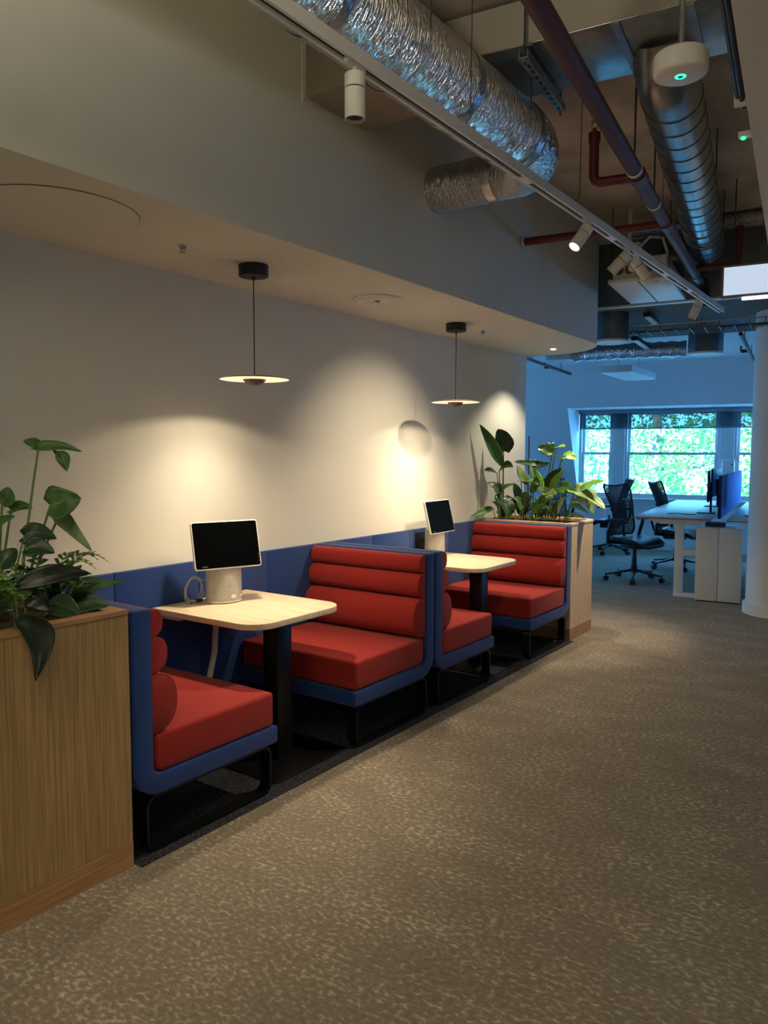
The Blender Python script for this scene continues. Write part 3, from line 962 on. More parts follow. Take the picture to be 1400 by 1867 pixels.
def plants(data, names, group):
    roots = {}
    for k, (pl, kind, st, b, t, w_, ro, dr, m) in enumerate(data):
        if pl not in roots:
            nm, lab = names[pl]
            roots[pl] = thing(nm, lab, 'plant', st, 0, group)
        r_ = roots[pl]
        bare = kind.endswith('-')
        kind = kind.rstrip('-')
        face = 0.75 + 0.15 * math.sin(k * 2.3)
        vs, fs = leaf_mesh(kind, b, t, w_, face, dr, 100 + k, (0.03, 0.22, 0.0) if (m == 'black' and t[2] < 0.9) else None)
        lf = MB().add(vs, fs).build('leaf', 'leaf_' + m, r_, smooth=True, angle=80)
        so_ = lf.modifiers.new('thickness', 'SOLIDIFY')
        so_.thickness = 0.0016
        if w_ > 0.04:
            MB().tube(leaf_mesh.spine[:-1], [0.0018] * 6 + [0.0011] * 6, n=5).build('midrib', 'stem_green' if m != 'black' else 'leaf_dark', lf, smooth=True)
        if bare:
            continue
        b_, s_, t_ = Vector(b), Vector(st), Vector(t)
        mid = s_ * 0.45 + b_ * 0.55 + Vector((0, 0, 0.06 * (b_ - s_).length)) + (s_ - b_).cross(Vector((0, 0, 1))) * 0.05
        path = []
        for i in range(9):
            q = i / 8
            path.append(s_ * (1 - q) ** 2 + mid * 2 * q * (1 - q) + b_ * q ** 2)
        L = (t_ - b_).length
        path.append(b_ + (t_ - b_) * 0.06)
        th = (0.0055 if L < 0.2 and (b_ - s_).length > 0.35 else 0.0042) if (b_ - s_).length > 0.25 else 0.003
        MB().tube(path, [th * 1.4] * 3 + [th] * 6 + [th * 0.6], n=6).build('stem', 'stem_green', r_, smooth=True)
    return roots


lr = plants(LEFT_LEAVES, {
    'A': ('split_leaf_plant', 'tall split leaf plant reaching up from the near planter'),
    'B': ('philodendron', 'philodendron with dark oval leaves at the left edge of the near planter'),
    'C': ('dark_leaf_plant', 'plant with large nearly black leaves hanging over the near planter front'),
    'D': ('spreading_plant', 'low spreading green plant beside the booth end of the near planter')}, 'plants in the near planter')
rr_ = plants(RIGHT_LEAVES, {
    'A': ('paddle_leaf_plant', 'upright paddle leaf plant closest to the wall in the far planter'),
    'B': ('broad_leaf_plant', 'broad dark leaf plant above the red bench corner in the far planter'),
    'C': ('peace_lily', 'pale and dark lance leaf plant in the middle of the far planter'),
    'D': ('split_leaf_plant', 'tall bright split leaf plant standing above the far planter'),
    'E': ('variegated_plant', 'pale variegated plant hanging over the corridor end of the far planter'),
    'F': ('low_foliage_plant', 'low dark foliage plant along the bench side of the far planter')}, 'plants in the far planter')


def tuft(name, label, x, y, z, n, L, spread, m, group, seed, lean=(0, 0)):
    """low filler plant: blades fanning out from one crown"""
    rnd = random.Random(seed)
    r_ = thing(name, label, 'plant', (x, y, z), 0, group)
    for k in range(n):
        a = 2 * PI * k / n + rnd.uniform(-.4, .4)
        ll = L * rnd.uniform(.6, 1.1)
        s = Vector((x, y, z))
        b = s + Vector((math.cos(a) * 0.015, math.sin(a) * 0.015, ll * .12))
        t = s + Vector((math.cos(a) * ll * spread + lean[0], math.sin(a) * ll * spread + lean[1], ll * rnd.uniform(.45, .95)))
        t.x = max(t.x, 0.03)
        vs, fs = leaf_mesh('lance', b, t, ll * rnd.uniform(.16, .30), rnd.uniform(.2, .6), rnd.uniform(.3, .6), seed * 50 + k)
        lf = MB().add(vs, fs).build('leaf', 'leaf_' + rnd.choice(m), r_, smooth=True, angle=80)
        so_ = lf.modifiers.new('thickness', 'SOLIDIFY')
        so_.thickness = 0.0014
    return r_



def fern(label, x, y, z, n, L, m, group, seed, lean=(0.0, 0.0)):
    """arching fronds, each a spine with paired leaflets"""
    rnd = random.Random(seed)
    r_ = thing('fern', label, 'plant', (x, y, z), 0, group)
    for k in range(n):
        a = 2 * PI * k / n + rnd.uniform(-.3, .3)
        ll = L * rnd.uniform(.7, 1.15)
        out = Vector((math.cos(a) + lean[0], math.sin(a) + lean[1], 0))
        s_ = Vector((x, y, z))
        rise = rnd.uniform(.45, .9)
        sp_ = []
        for i in range(12):
            q = i / 11
            sp_.append(s_ + out * (ll * q * .75) + Vector((0, 0, ll * (rise * math.sin(q * 2.1)))))
        mb = MB()
        for i in range(2, 12):
            p, t_ = sp_[i], (sp_[i] - sp_[i - 1]).normalized()
            sd = t_.cross(Vector((0, 0, 1))).normalized()
            w_ = ll * .20 * math.sin(PI * min(1, (i + 1.2) / 13.0)) * rnd.uniform(.8, 1.2)
            for sg in (-1, 1):
                d = (sd * sg + t_ * .55 + Vector((0, 0, rnd.uniform(-.25, .25)))).normalized()
                h_ = t_ * (ll * .045)
                up_ = Vector((0, 0, w_ * .12))
                mb.add([p - h_ * .4, p + d * w_ * .5 - h_ * .9 + up_, p + d * w_, p + d * w_ * .5 + h_ * .9 + up_, p + h_ * .4], [(0, 1, 2, 3, 4)])
        fr = mb.build('frond', 'leaf_' + rnd.choice(m), r_, smooth=True, angle=80)
        MB().tube(sp_, [0.0026] * 6 + [0.0014] * 6, n=5).build('spine', 'stem_green', fr, smooth=True)
    return r_


fern('bright green fern in the middle of the near planter', 0.70, 1.36, 0.975, 16, 0.20, ['bright', 'bright', 'mid'], 'plants in the near planter', 11)
fern('bright green fern nearest the blue wall panel in the near planter', 0.60, 1.60, 0.975, 18, 0.22, ['bright', 'mid', 'mid'], 'plants in the near planter', 12, (0.15, 0.2))
tuft('leafy_plant', 'small leafy plant under the dark hanging leaves of the near planter', 0.70, 1.36, 0.975, 12, 0.16, 0.6, ['dark', 'mid'], 'plants in the near planter', 13)
tuft('leafy_plant', 'dark leafy plant by the corner of the near planter', 0.72, 1.60, 0.975, 12, 0.17, 0.6, ['dark', 'dark', 'mid'], 'plants in the near planter', 14, (0.02, 0.02))
tuft('fern', 'small fern against the wall in the far planter', 0.16, 6.28, 0.973, 10, 0.20, 0.5, ['dark', 'mid'], 'plants in the far planter', 21)
tuft('leafy_plant', 'dark leafy plant under the paddle leaves in the far planter', 0.30, 6.40, 0.973, 12, 0.30, 0.35, ['dark', 'mid', 'dark'], 'plants in the far planter', 22)
tuft('leafy_plant', 'leafy plant under the split leaves in the far planter', 0.47, 6.36, 0.973, 12, 0.28, 0.4, ['dark', 'mid', 'bright'], 'plants in the far planter', 23)
tuft('leafy_plant', 'low leafy plant near the corridor side of the far planter', 0.64, 6.34, 0.973, 12, 0.24, 0.45, ['mid', 'pale', 'dark'], 'plants in the far planter', 24)
MB().tube([(0.278, 6.58, 0.972), (0.276, 6.58, 1.725)], 0.006, n=8).build('plant_stake', 'leaf_dark', rr_['C'], smooth=True)

# ================================================================== lamps and fittings in the bulkhead
ZS = 2.515


def pendant(x, y, label):
    t = thing('pendant_lamp', label, 'lamp', (x, y, 1.90), 0, 'black corded pendant lamps over the booth tables')
    zd = 1.945
    cn = MB().lathe([(0.0, ZS - 0.057), (0.072, ZS - 0.057), (0.075, ZS - 0.054), (0.075, ZS - 0.0005)], (x, y, 0), 40).build('ceiling_cup', 'lamp_black', t, smooth=True)
    MB().box(x - 0.03, x - 0.005, y - 0.0762, y - 0.0735, ZS - 0.024, ZS - 0.012).build('name_plate', 'wire', cn)
    MB().lathe([(0.006, ZS - 0.075), (0.008, ZS - 0.057)], (x, y, 0), 12).build('cord_grip', 'lamp_black', cn, smooth=True)
    MB().tube([(x, y, ZS - 0.06), (x, y, zd + 0.018)], 0.0028, n=8).build('cord', 'lamp_black', t, smooth=True)
    rd = 0.178
    top = [(0.0, zd + 0.020), (0.03, zd + 0.019), (0.10, zd + 0.013), (rd, zd), (rd, zd - 0.003)]
    MB().lathe(top, (x, y, 0), 64).build('shade', 'lamp_top', t, smooth=True)
    MB().lathe([(0.105, zd + 0.0075), (0.06, zd + 0.012)], (x, y, 0), 64).build('reflector', 'reflector_bright', t, smooth=True)
    MB().lathe([(rd - 0.002, zd - 0.0032), (0.105, zd + 0.0075)], (x, y, 0), 64).build('reflector_rim', 'reflector_dim', t, smooth=True)
    MB().lathe([(0.0, zd - 0.034), (0.028, zd - 0.030), (0.050, zd - 0.016), (0.061, zd - 0.002), (0.061, zd + 0.002), (0.0, zd + 0.003)], (x, y, 0), 40).build('bowl', 'lamp_bowl', t, smooth=True)
    MB().lathe([(0.012, zd + 0.004), (0.012, zd + 0.016)], (x, y, 0), 12).build('hub', 'lamp_bowl', t, smooth=True)
    light('pendant_beam', 'SPOT', (x, y, zd - 0.036), 72.0, WARM, target=(x, y, 0), spot_size=R(134), spot_blend=1.0, shadow_soft_size=0.045)
    light('pendant_glow', 'SPOT', (x, y, zd - 0.037), 15.0, WARM, target=(x, y, 0), spot_size=R(152), spot_blend=0.2, shadow_soft_size=0.03)
    return t


pendant(0.452, 2.873, 'pendant lamp with a wide thin disc shade over the near table')
pendant(0.416, 4.985, 'pendant lamp with a wide thin disc shade over the far table')

# round access hatch
h = thing('access_hatch', 'large round access hatch flush in the bulkhead underside', 'hatch', (0.43, 1.80, ZS - 0.006))
MB().lathe([(0.318, ZS - 0.0035), (0.318, ZS - 0.0005)], (0.43, 1.80, 0), 72).build('door', 'paint', h)
MB().lathe([(0.3185, ZS - 0.0030), (0.3205, ZS - 0.0030), (0.3205, ZS - 0.0005), (0.3185, ZS - 0.0005)], (0.43, 1.80, 0), 72).build('gap_ring', 'sign_frame', h)

for (x, y, lab) in ((0.459, 2.413, 'small chrome sprinkler head in the bulkhead left of the near pendant'), (0.421, 5.386, 'small sprinkler head in the bulkhead beside the far pendant')):
    t = thing('ceiling_sprinkler', lab, 'sprinkler', (x, y, ZS - 0.03), 0, 'sprinklers in the bulkhead')
    MB().lathe([(0.040, ZS - 0.004), (0.042, ZS - 0.0005)], (x, y, 0), 28).build('rosette', 'white_plastic', t, smooth=True)
    MB().lathe([(0.012, ZS - 0.02), (0.018, ZS - 0.004)], (x, y, 0), 16).build('body', 'chrome', t, smooth=True)
    MB().lathe([(0.016, ZS - 0.032), (0.016, ZS - 0.030)], (x, y, 0), 16).build('deflector', 'chrome', t)
    for sx in (-1, 1):
        MB().tube([(x + sx * 0.011, y, ZS - 0.018), (x + sx * 0.008, y, ZS - 0.03)], 0.0018, n=6).build('arm', 'chrome', t)

gx0, gy0 = 0.470, 3.924
t = thing('air_diffuser', 'round white air diffuser with fins in the bulkhead between the pendants', 'vent', (gx0, gy0, ZS - 0.02))
MB().lathe([(0.100, ZS - 0.014), (0.122, ZS - 0.022), (0.155, ZS - 0.005), (0.155, ZS - 0.0005), (0.100, ZS - 0.0005)], (gx0, gy0, 0), 48).build('ring', 'white_plastic', t, smooth=True)
MB().lathe([(0.0, ZS - 0.001), (0.04, ZS - 0.002), (0.099, ZS - 0.012)], (gx0, gy0, 0), 40).build('throat', 'dark_slot', t)
for k in range(12):
    a = 2 * PI * k / 12
    c_, s_ = math.cos(a), math.sin(a)
    m = MB().tube([(gx0 + c_ * .02, gy0 + s_ * .02, ZS - .009), (gx0 + c_ * .103, gy0 + s_ * .103, ZS - .015)], 0.0030, n=4)
    m.build('fin', 'white_plastic', t)
MB().lathe([(0.022, ZS - 0.014), (0.022, ZS - 0.003)], (gx0, gy0, 0), 20).build('hub', 'white_plastic', t)

dx, dy = 0.459, 6.665
t = thing('recessed_downlight', 'small lit recessed downlight at the rounded end of the bulkhead', 'lamp', (dx, dy, ZS - 0.01))
MB().lathe([(0.026, ZS - 0.003), (0.034, ZS - 0.003), (0.034, ZS - 0.0005), (0.026, ZS - 0.0005)], (dx, dy, 0), 28).build('trim_ring', 'white_plastic', t)
MB().lathe([(0.0, ZS - 0.013), (0.014, ZS - 0.011), (0.024, ZS - 0.004), (0.025, ZS - 0.0005)], (dx, dy, 0), 24).build('lens', 'spot_glow', t)
light('downlight', 'SPOT', (dx, dy, ZS - 0.016), 75, (1.0, 0.86, 0.66), target=(dx + 0.02, dy - 0.1, 0), spot_size=R(110), spot_blend=0.5, shadow_soft_size=0.02)

# ================================================================== track and spotlights
TX, TZ = 1.745, 2.80
tk = thing('lighting_track', 'long white lighting track hanging below the foil duct', 'track', (TX, 3.0, TZ))
m = MB()
m.prism([(TX - 0.023, TZ), (TX - 0.011, TZ), (TX - 0.011, TZ + 0.022), (TX + 0.011, TZ + 0.022), (TX + 0.011, TZ), (TX + 0.023, TZ), (TX + 0.023, TZ + 0.044), (TX - 0.023, TZ + 0.044)], 'y', -3.0, 7.30)
m.build('rail', 'white_metal', tk)
MB().box(TX - 0.0105, TX + 0.0105, -3.0, 7.298, TZ + 0.012, TZ + 0.0215).build('slot', 'dark_slot', tk)
for yy in (1.2, 2.72, 3.86, 5.3, 6.6):
    MB().tube([(TX, yy, TZ + 0.044), (TX + 0.035, yy, TZ + 0.07), (TX + 0.04, yy, 3.498)], 0.0022, n=6).build('hanger_wire', 'wire', tk)
for yy in (3.30, 4.45, 5.55, 6.2):
    MB().box(TX - 0.0115, TX + 0.0115, yy - 0.05, yy + 0.05, TZ - 0.0005, TZ + 0.008).build('track_joint', 'white_metal', tk)


def spot(y, d, lit, label, energy=0.0, size=45, drop=0.038):
    d = Vector(d).normalized()
    t = thing('track_spotlight', label, 'spotlight', (TX, y, TZ), 0, 'white cylinder spotlights on the track')
    MB().box(TX - 0.0100, TX + 0.0100, y - 0.045, y + 0.045, TZ - 0.006, TZ + 0.011).build('adapter', 'white_plastic', t)
    MB().tube([(TX, y, TZ), (TX, y, TZ - drop)], 0.008, n=10).build('stalk', 'white_plastic', t, smooth=True)
    piv = Vector((TX, y, TZ - drop))
    q = d.to_track_quat('-Z', 'Y').to_matrix()
    L, r_ = 0.140, 0.033
    o = piv + d * -0.012
    bd = MB().lathe([(0.0, 0.0), (r_ - 0.003, 0.0), (r_, -0.003), (r_, -0.045)], o, 28, q).build('head', 'white_plastic', t, smooth=True)
    MB().lathe([(r_ - 0.002, -0.045), (r_ - 0.002, -0.049)], o, 28, q).build('shadow_gap', 'dark_slot', bd, smooth=True)
    MB().lathe([(r_, -0.049), (r_, -L), (r_ - 0.004, -L), (r_ - 0.005, -L + 0.02)], o, 28, q).build('barrel', 'white_plastic', bd, smooth=True)
    MB().lathe([(r_ - 0.005, -L + 0.012), (r_ - 0.005, -L + 0.009)], o, 28, q).build('lens', 'spot_glow' if lit else 'dark_slot', bd)
    if energy:
        e = o + d * (L + 0.004)
        light('spot_beam', 'SPOT', e, energy, WARM, target=e + d, spot_size=R(size), spot_blend=1.0, shadow_soft_size=0.02)
    return t


spot(2.03, (0.0, 0.0, -1), False, 'spotlight hanging straight down in front of the square duct, nearest on the track')
spot(4.06, (-0.60, -1.0, -1.5), True, 'lit spotlight tilted towards the near booth in front of the red branch pipe', 150, 54)
spot(4.72, (-0.92, -0.10, -0.92), False, 'spotlight tilted to the wall, left of a close pair on the track', 165, 68)
spot(4.90, (0.55, 0.35, -0.95), False, 'spotlight tilted to the corridor, right of a close pair on the track')
spot(6.50, (-0.42, -0.05, -1.0), False, 'spotlight tilted down beside the far end of the track', 200, 60)

# ================================================================== ducts and pipes under the concrete
fd = thing('foil_duct', 'fat foil wrapped duct running above the track and turning into the bulkhead', 'duct', (1.60, 2.0, 2.9))
FZ = 3.085


def crinkled(path, rads, n, seed, seg=None):
    rnd = random.Random(seed)
    mb = MB().tube(path, rads, n=n, caps=True)
    vs = []
    for i, p in enumerate(mb.v):
        ring = i // n
        c = Vector(path[min(ring, len(path) - 1)])
        p = Vector(p)
        k = 1 + rnd.uniform(-0.008, 0.008) + 0.008 * math.sin(ring * 1.9 + (i % n))
        vs.append(tuple(c + (p - c) * k))
    mb.v = vs
    return mb


pth = [(1.60, -0.6 + 0.02 * k, FZ) for k in range(206)]
crinkled(pth, [0.160] * len(pth), 64, 1).build('main_run', 'foil', fd, smooth=True, angle=80)
elb = []
for k in range(19):
    a = R(90.0 * k / 18)
    elb.append((1.60 - 0.22 + 0.22 * math.cos(a), 3.50 + 0.40 * math.sin(a), FZ - 0.008 * k / 18))
rads = [0.162 - 0.036 * k / 18 for k in range(19)]
for k in range(1, 24):
    elb.append((1.38 - 0.022 * k, 3.90, FZ - 0.008))
    rads.append(0.125)
crinkled(elb, rads, 48, 2).build('elbow_run', 'foil_cross', fd, smooth=True, angle=80)
for yy in (1.15, 2.02, 2.86, 3.46):
    MB().tube([(1.60, yy - 0.022, FZ), (1.60, yy + 0.022, FZ)], 0.1635, n=48, caps=False).build('tape_band', 'foil_tape', fd, smooth=True)
MB().tube([(1.30, 3.90, FZ - .008), (1.25, 3.90, FZ - .008)], 0.1285, n=40, caps=False).build('tape_band', 'foil_tape', fd, smooth=True)
for yy in (0.9, 2.45, 3.3):
    for sx in (-1, 1):
        MB().tube([(1.60 + sx * 0.165, yy, FZ), (1.60 + sx * 0.165, yy, 3.498)], 0.003, n=6).build('hanger_rod', 'wire', fd)
    lp = [(1.60 + 0.1665 * math.cos(a), yy, FZ + 0.1665 * math.sin(a)) for a in [PI + PI * k / 20 for k in range(21)]]
    MB().tube(lp, 0.0022, n=6).build('hanger_strap', 'galv_dark', fd)

sq = thing('square_duct', 'painted square duct stub coming out of the bulkhead behind the first spotlight', 'duct', (1.15, 2.98, 3.18))
MB().box(0.896, 1.42, 2.762, 3.205, 3.178, 3.425).build('casing', 'galv_face', sq, bevel=0.002)
MB().box(0.896, 0.905, 2.74, 3.225, 3.155, 3.45).build('wall_flange', 'paint', sq)
for k in range(4):
    for xx in (0.95, 1.25):
        MB().lathe([(0.005, 3.174), (0.006, 3.1782)], (xx, 2.80 + k * 0.125, 0), 8).build('rivet', 'galvanised', sq)

# big rectangular galvanised duct across the ceiling
rd_ = gthing('rectangular_duct', 'wide rectangular galvanised duct crossing under the concrete ceiling', 'duct', 2.3, 3.12, 3.30)
MB().box(-0.72, 0.68, -0.235, 0.245, 0.0, 0.185).build('casing', 'galvanised', rd_, world=False, bevel=0.003)
MB().box(-0.72, 0.68, -0.239, -0.2355, 0.003, 0.182).build('warm_face_sheet', 'galv_face', rd_, world=False)  # tan colour stands for warm light reflected by the galvanised front
for xx in (-0.45, -0.12, 0.24, 0.52):
    f_ = MB()
    f_.box(xx, xx + 0.03, -0.238, 0.247, -0.012, 0.0)
    f_.build('flange_joint', 'galvanised', rd_, world=False)

sp = gthing('spiral_duct', 'round spiral seamed galvanised duct running away from the rectangular duct', 'duct', 2.60, 5.0, 3.10)
SR, SZ = 0.135, 0.16
Y0_, Y1_ = 3.37 - 5.0, 6.52 - 5.0
slope = -0.09 / 3.1
SXY = lambda y: (y - Y0_) * -0.046 + 0.085
pth = [(SXY(Y0_), Y0_ - 0.16, SZ + 0.11), (SXY(Y0_), Y0_ - 0.12, SZ + 0.07), (SXY(Y0_), Y0_ - 0.06, SZ + 0.025)] + [(SXY(Y0_ + (Y1_ - Y0_) * k / 60), Y0_ + (Y1_ - Y0_) * k / 60, SZ) for k in range(61)]
MB().tube(pth, SR, n=48, caps=True).build('pipe', 'galvanised', sp, world=False, smooth=True)
helix = []
turns = 17
for k in range(turns * 24 + 1):
    q = k / (turns * 24)
    y_ = Y0_ + 0.05 + (Y1_ - Y0_ - 0.1) * q
    a = 2 * PI * turns * q
    helix.append((SXY(y_) + (SR + 0.0005) * math.cos(a), y_, SZ + (SR + 0.0005) * math.sin(a)))
MB().tube(helix, 0.0042, n=5).build('spiral_seam', 'galv_dark', sp, world=False, smooth=True)
for yy, r_ in ((5.75 - 5.0, SR + 0.008), (6.0 - 5.0, SR + 0.008)):
    MB().tube([(SXY(yy), yy - 0.03, SZ), (SXY(yy), yy + 0.03, SZ)], r_, n=48).build('coupling', 'galvanised', sp, world=False, smooth=True)
MB().lathe([(0.0, 0.0), (SR * 0.9, 0.006), (SR, 0.02), (SR, 0.05)], (SXY(Y1_), Y1_ + 0.01, SZ), 48, Euler((R(90), 0, 0)).to_matrix()).build('end_cap', 'galvanised', sp, world=False, smooth=True)
for yy in (4.7 - 5, 5.9 - 5):
    for sx in (-1, 1):
        MB().tube([(SXY(yy) + sx * (SR + .01), yy, SZ), (SXY(yy) + sx * (SR + .01), yy, 0.398)], 0.004, n=6).build('hanger_rod', 'wire', sp, world=False)

# red sprinkler main with its branches
rp = gthing('sprinkler_main', 'long dark red sprinkler pipe running under the ceiling into the office', 'pipe', 2.46, 5.0, 3.0)
PZ = 0.04
MB().tube([(0, -4.5, PZ), (0, 0.0, PZ), (0, 1.95, PZ)], 0.0385, n=24).build('main_pipe', 'maroon_pipe', rp, world=False, smooth=True)
for yy in (-1.04, -0.08):
    MB().tube([(0, yy - 0.055, PZ), (0, yy + 0.055, PZ)], 0.046, n=24).build('tee_fitting', 'red_pipe', rp, world=False, smooth=True)
for yy in (-1.16, -0.55):
    MB().tube([(0, yy - 0.012, PZ), (0, yy + 0.012, PZ)], 0.0425, n=24).build('clamp_ring', 'white_plastic', rp, world=False, smooth=True)
    MB().tube([(0, yy, PZ + 0.04), (0, yy, 0.498)], 0.005, n=6).build('hanger_rod', 'wire', rp, world=False)
# upright sprinkler on a short arm
arm = MB().tube(arc_path((-0.04, -1.04, PZ), (-0.235, -1.05, PZ), (-0.235, -1.05, PZ + 0.26), 0.05), 0.026, n=18)
ar = arm.build('arm_pipe', 'red_pipe', rp, world=False, smooth=True)
for z_ in (PZ + 0.215,):
    MB().lathe([(0.032, z_), (0.032, z_ + 0.05)], (-0.235, -1.05, 0), 18).build('socket', 'red_pipe', ar, world=False, smooth=True)


def upright_head(par, x, y, z):
    hd = MB().lathe([(0.012, z), (0.012, z + 0.02), (0.008, z + 0.03)], (x, y, 0), 12).build('sprinkler_head', 'brass', par, world=False, smooth=True)
    for s in (-1, 1):
        MB().tube([(x + s * 0.008, y, z + 0.02), (x + s * 0.017, y, z + 0.04), (x + s * 0.004, y, z + 0.066)], 0.0028, n=6).build('frame_arm', 'brass', hd, world=False)
    MB().lathe([(0.022, z + 0.066), (0.022, z + 0.068)], (x, y, 0), 14).build('deflector', 'brass', hd, world=False)


upright_head(rp, -0.235, -1.05, PZ + 0.262)
j = GX * 2.46 + GY * 4.92
wp = Vector((0.897, 5.057, 0))
lx, ly = (wp.dot(GX) - 2.46), (wp.dot(GY) - 5.0)
MB().tube([(-0.03, -0.08, PZ), (lx, ly, PZ)], 0.0265, n=18).build('branch_pipe', 'red_pipe', rp, world=False, smooth=True)
MB().tube([(lx + 0.004, ly, PZ), (lx + 0.02, ly, PZ)], 0.034, n=18).build('wall_rosette', 'white_plastic', rp, world=False, smooth=True)
# far end: elbow, branch to the right and its upright head
MB().tube(arc_path((0, 1.5, PZ), (0.02, 1.95, PZ), (0.02, 2.02, PZ - 0.16), 0.08), 0.043, n=18).build('end_elbow', 'black_metal', rp, world=False, smooth=True)
MB().tube(arc_path((0.03, 1.30, PZ), (0.34, 1.28, PZ), (0.34, 1.28, PZ + 0.28), 0.04), 0.024, n=16).build('branch_pipe', 'maroon_pipe', rp, world=False, smooth=True)
MB().lathe([(0.031, PZ + 0.235), (0.031, PZ + 0.285)], (0.34, 1.28, 0), 16).build('socket', 'maroon_pipe', rp, world=False, smooth=True)
upright_head(rp, 0.34, 1.28, PZ + 0.285)

# ceiling sensor on a pole
sn = gthing('ceiling_sensor', 'round white sensor with a green ring light hanging on a pole', 'sensor', 2.835, 2.70, 2.95)
MB().lathe([(0.0, 0.0), (0.080, 0.0), (0.092, 0.006), (0.096, 0.014), (0.096, 0.07), (0.092, 0.076), (0.0, 0.076)], n=48).build('case', 'white_plastic', sn, world=False, smooth=True, angle=60)
MB().lathe([(0.010, -0.002), (0.019, -0.002), (0.019, 0.001), (0.010, 0.001)], n=28).build('ring_light', 'green_glow', sn, world=False)
MB().lathe([(0.0, -0.003), (0.009, -0.003), (0.009, 0.001)], n=18).build('lens', 'dark_slot', sn, world=False)
MB().tube([(0.0, 0.0, 0.076), (0.0, 0.0, 0.549)], 0.012, n=14).build('pole', 'galvanised', sn, world=False, smooth=True)

# strut bracket under the rectangular duct
st = gthing('strut_bracket', 'slotted steel strut hung on rods below the rectangular duct', 'bracket', 2.19, 3.125, 3.22)
MB().box(-0.02, 0.02, -0.29, 0.29, 0.0, 0.006).box(-0.02, -0.016, -0.29, 0.29, 0.006, 0.035).box(0.016, 0.02, -0.29, 0.29, 0.006, 0.035).build('channel', 'galvanised', st, world=False)
for k in range(9):
    MB().box(-0.006, 0.006, -0.23 + k * 0.057, -0.20 + k * 0.057, -0.0008, 0.0002).build('slot', 'dark_slot', st, world=False)
for yy in (-0.275, 0.275):
    MB().tube([(0, yy, -0.02), (0, yy, 0.278)], 0.005, n=8).build('threaded_rod', 'wire', st, world=False)
    MB().lathe([(0.010, -0.010), (0.010, 0.0)], (0, yy, 0), 6).build('nut', 'galvanised', st, world=False)

# dark cable bundle at the edge of the lowered ceiling
cbx = gthing('cable_bundle', 'black cable bundle strapped along the edge of the lowered ceiling', 'cable', 3.02, 2.8, 3.0)
for k, (a, b) in enumerate(((0, 0), (-0.012, 0.015), (-0.02, 0.0), (-0.006, -0.014))):
    MB().tube([(a, -0.9, b), (a + 0.004, -0.4, b), (a, 0.1, b + 0.003), (a, 0.38, b)], 0.010, n=8).build('cable', 'black_plastic', cbx, world=False, smooth=True)
MB().box(-0.035, 0.012, 0.30, 0.33, -0.03, 0.03).build('cable_clip', 'white_plastic', cbx, world=False)

gl = gthing('indicator_light', 'tiny green indicator light at the edge of the lowered ceiling', 'light', 3.00, 3.45, 2.965)
MB().lathe([(0.0, -0.012), (0.009, -0.008), (0.010, 0.0)], n=14).build('lens', 'green_glow', gl, world=False, smooth=True)
MB().box(-0.02, 0.034, -0.02, 0.02, 0.0, 0.02).build('case', 'white_plastic', gl, world=False)

# foil lagged pipes across, further back
fp_ = gthing('lagged_pipe', 'pair of shiny foil lagged pipes crossing behind the spiral duct', 'pipe', 2.4, 6.5, 3.40)
pth = [(-0.62 + 0.02 * k, 0.006 * math.sin(k * .3), 0.045) for k in range(63)]
crinkled(pth, [0.048] * len(pth), 20, 5).build('front_pipe', 'foil_cross', fp_, world=False, smooth=True, angle=80)
crinkled([(p[0], p[1] + 0.20, p[2] + 0.01) for p in pth], [0.030] * len(pth), 14, 6).build('rear_pipe', 'foil_cross', fp_, world=False, smooth=True, angle=80)
for xx in (-0.35, 0.45):
    MB().tube([(xx, 0.055, 0.0), (xx, 0.055, 0.098)], 0.005, n=6).build('hanger_rod', 'wire', fp_, world=False)

# white fan coil unit
ac = gthing('fan_coil_unit', 'white fan coil unit hanging from the ceiling beside the track', 'air conditioner', 2.12, 6.34, 2.90)
MB().box(-0.23, 0.23, -0.47, 0.47, 0.0, 0.03).build('tray', 'white_metal', ac, world=False, bevel=0.008)
bx = MB().box(-0.20, 0.20, -0.43, 0.45, 0.031, 0.19).build('casing', 'white_metal', ac, world=False, bevel=0.006)
for k in range(5):
    MB().lathe([(0.034, 0.0), (0.034, 0.003), (0.027, 0.003), (0.027, 0.0)], (-0.15 + 0.075 * k, -0.431, 0.10), 24, Euler((R(90), 0, 0)).to_matrix()).build('knockout', 'sign_frame', bx, world=False)
MB().box(-0.004, 0.004, -0.46, 0.46, -0.003, 0.0).build('seam', 'dark_slot', ac, world=False)
MB().tube([(-0.05, -0.45, 0.11), (-0.02, -0.60, 0.07), (0.02, -0.66, 0.14), (0.02, -0.62, 0.24)], 0.028, n=14).build('hose', 'white_plastic', ac, world=False, smooth=True)
MB().tube([(0.0, -0.30, 0.19), (-0.02, -0.30, 0.30), (0.05, -0.28, 0.37), (0.14, -0.25, 0.36), (0.17, -0.22, 0.26), (0.17, -0.2, 0.19)], 0.012, n=10).build('drain_hose', 'white_plastic', ac, world=False, smooth=True)
for sx in (-0.215, 0.215):
    for yy in (-0.4, 0.4):
        MB().tube([(sx, yy, 0.03), (sx, yy, 0.598)], 0.004, n=6).build('hanger_rod', 'wire', ac, world=False)
MB().tube([(-0.10, -0.30, 0.19), (-0.10, -0.30, 0.598)], 0.017, n=12).build('conduit', 'white_plastic', ac, world=False, smooth=True)
MB().lathe([(0.024, -0.004), (0.024, 0.0)], (0.12, -0.38, 0), 16).build('drain_cap', 'sign_frame', ac, world=False)

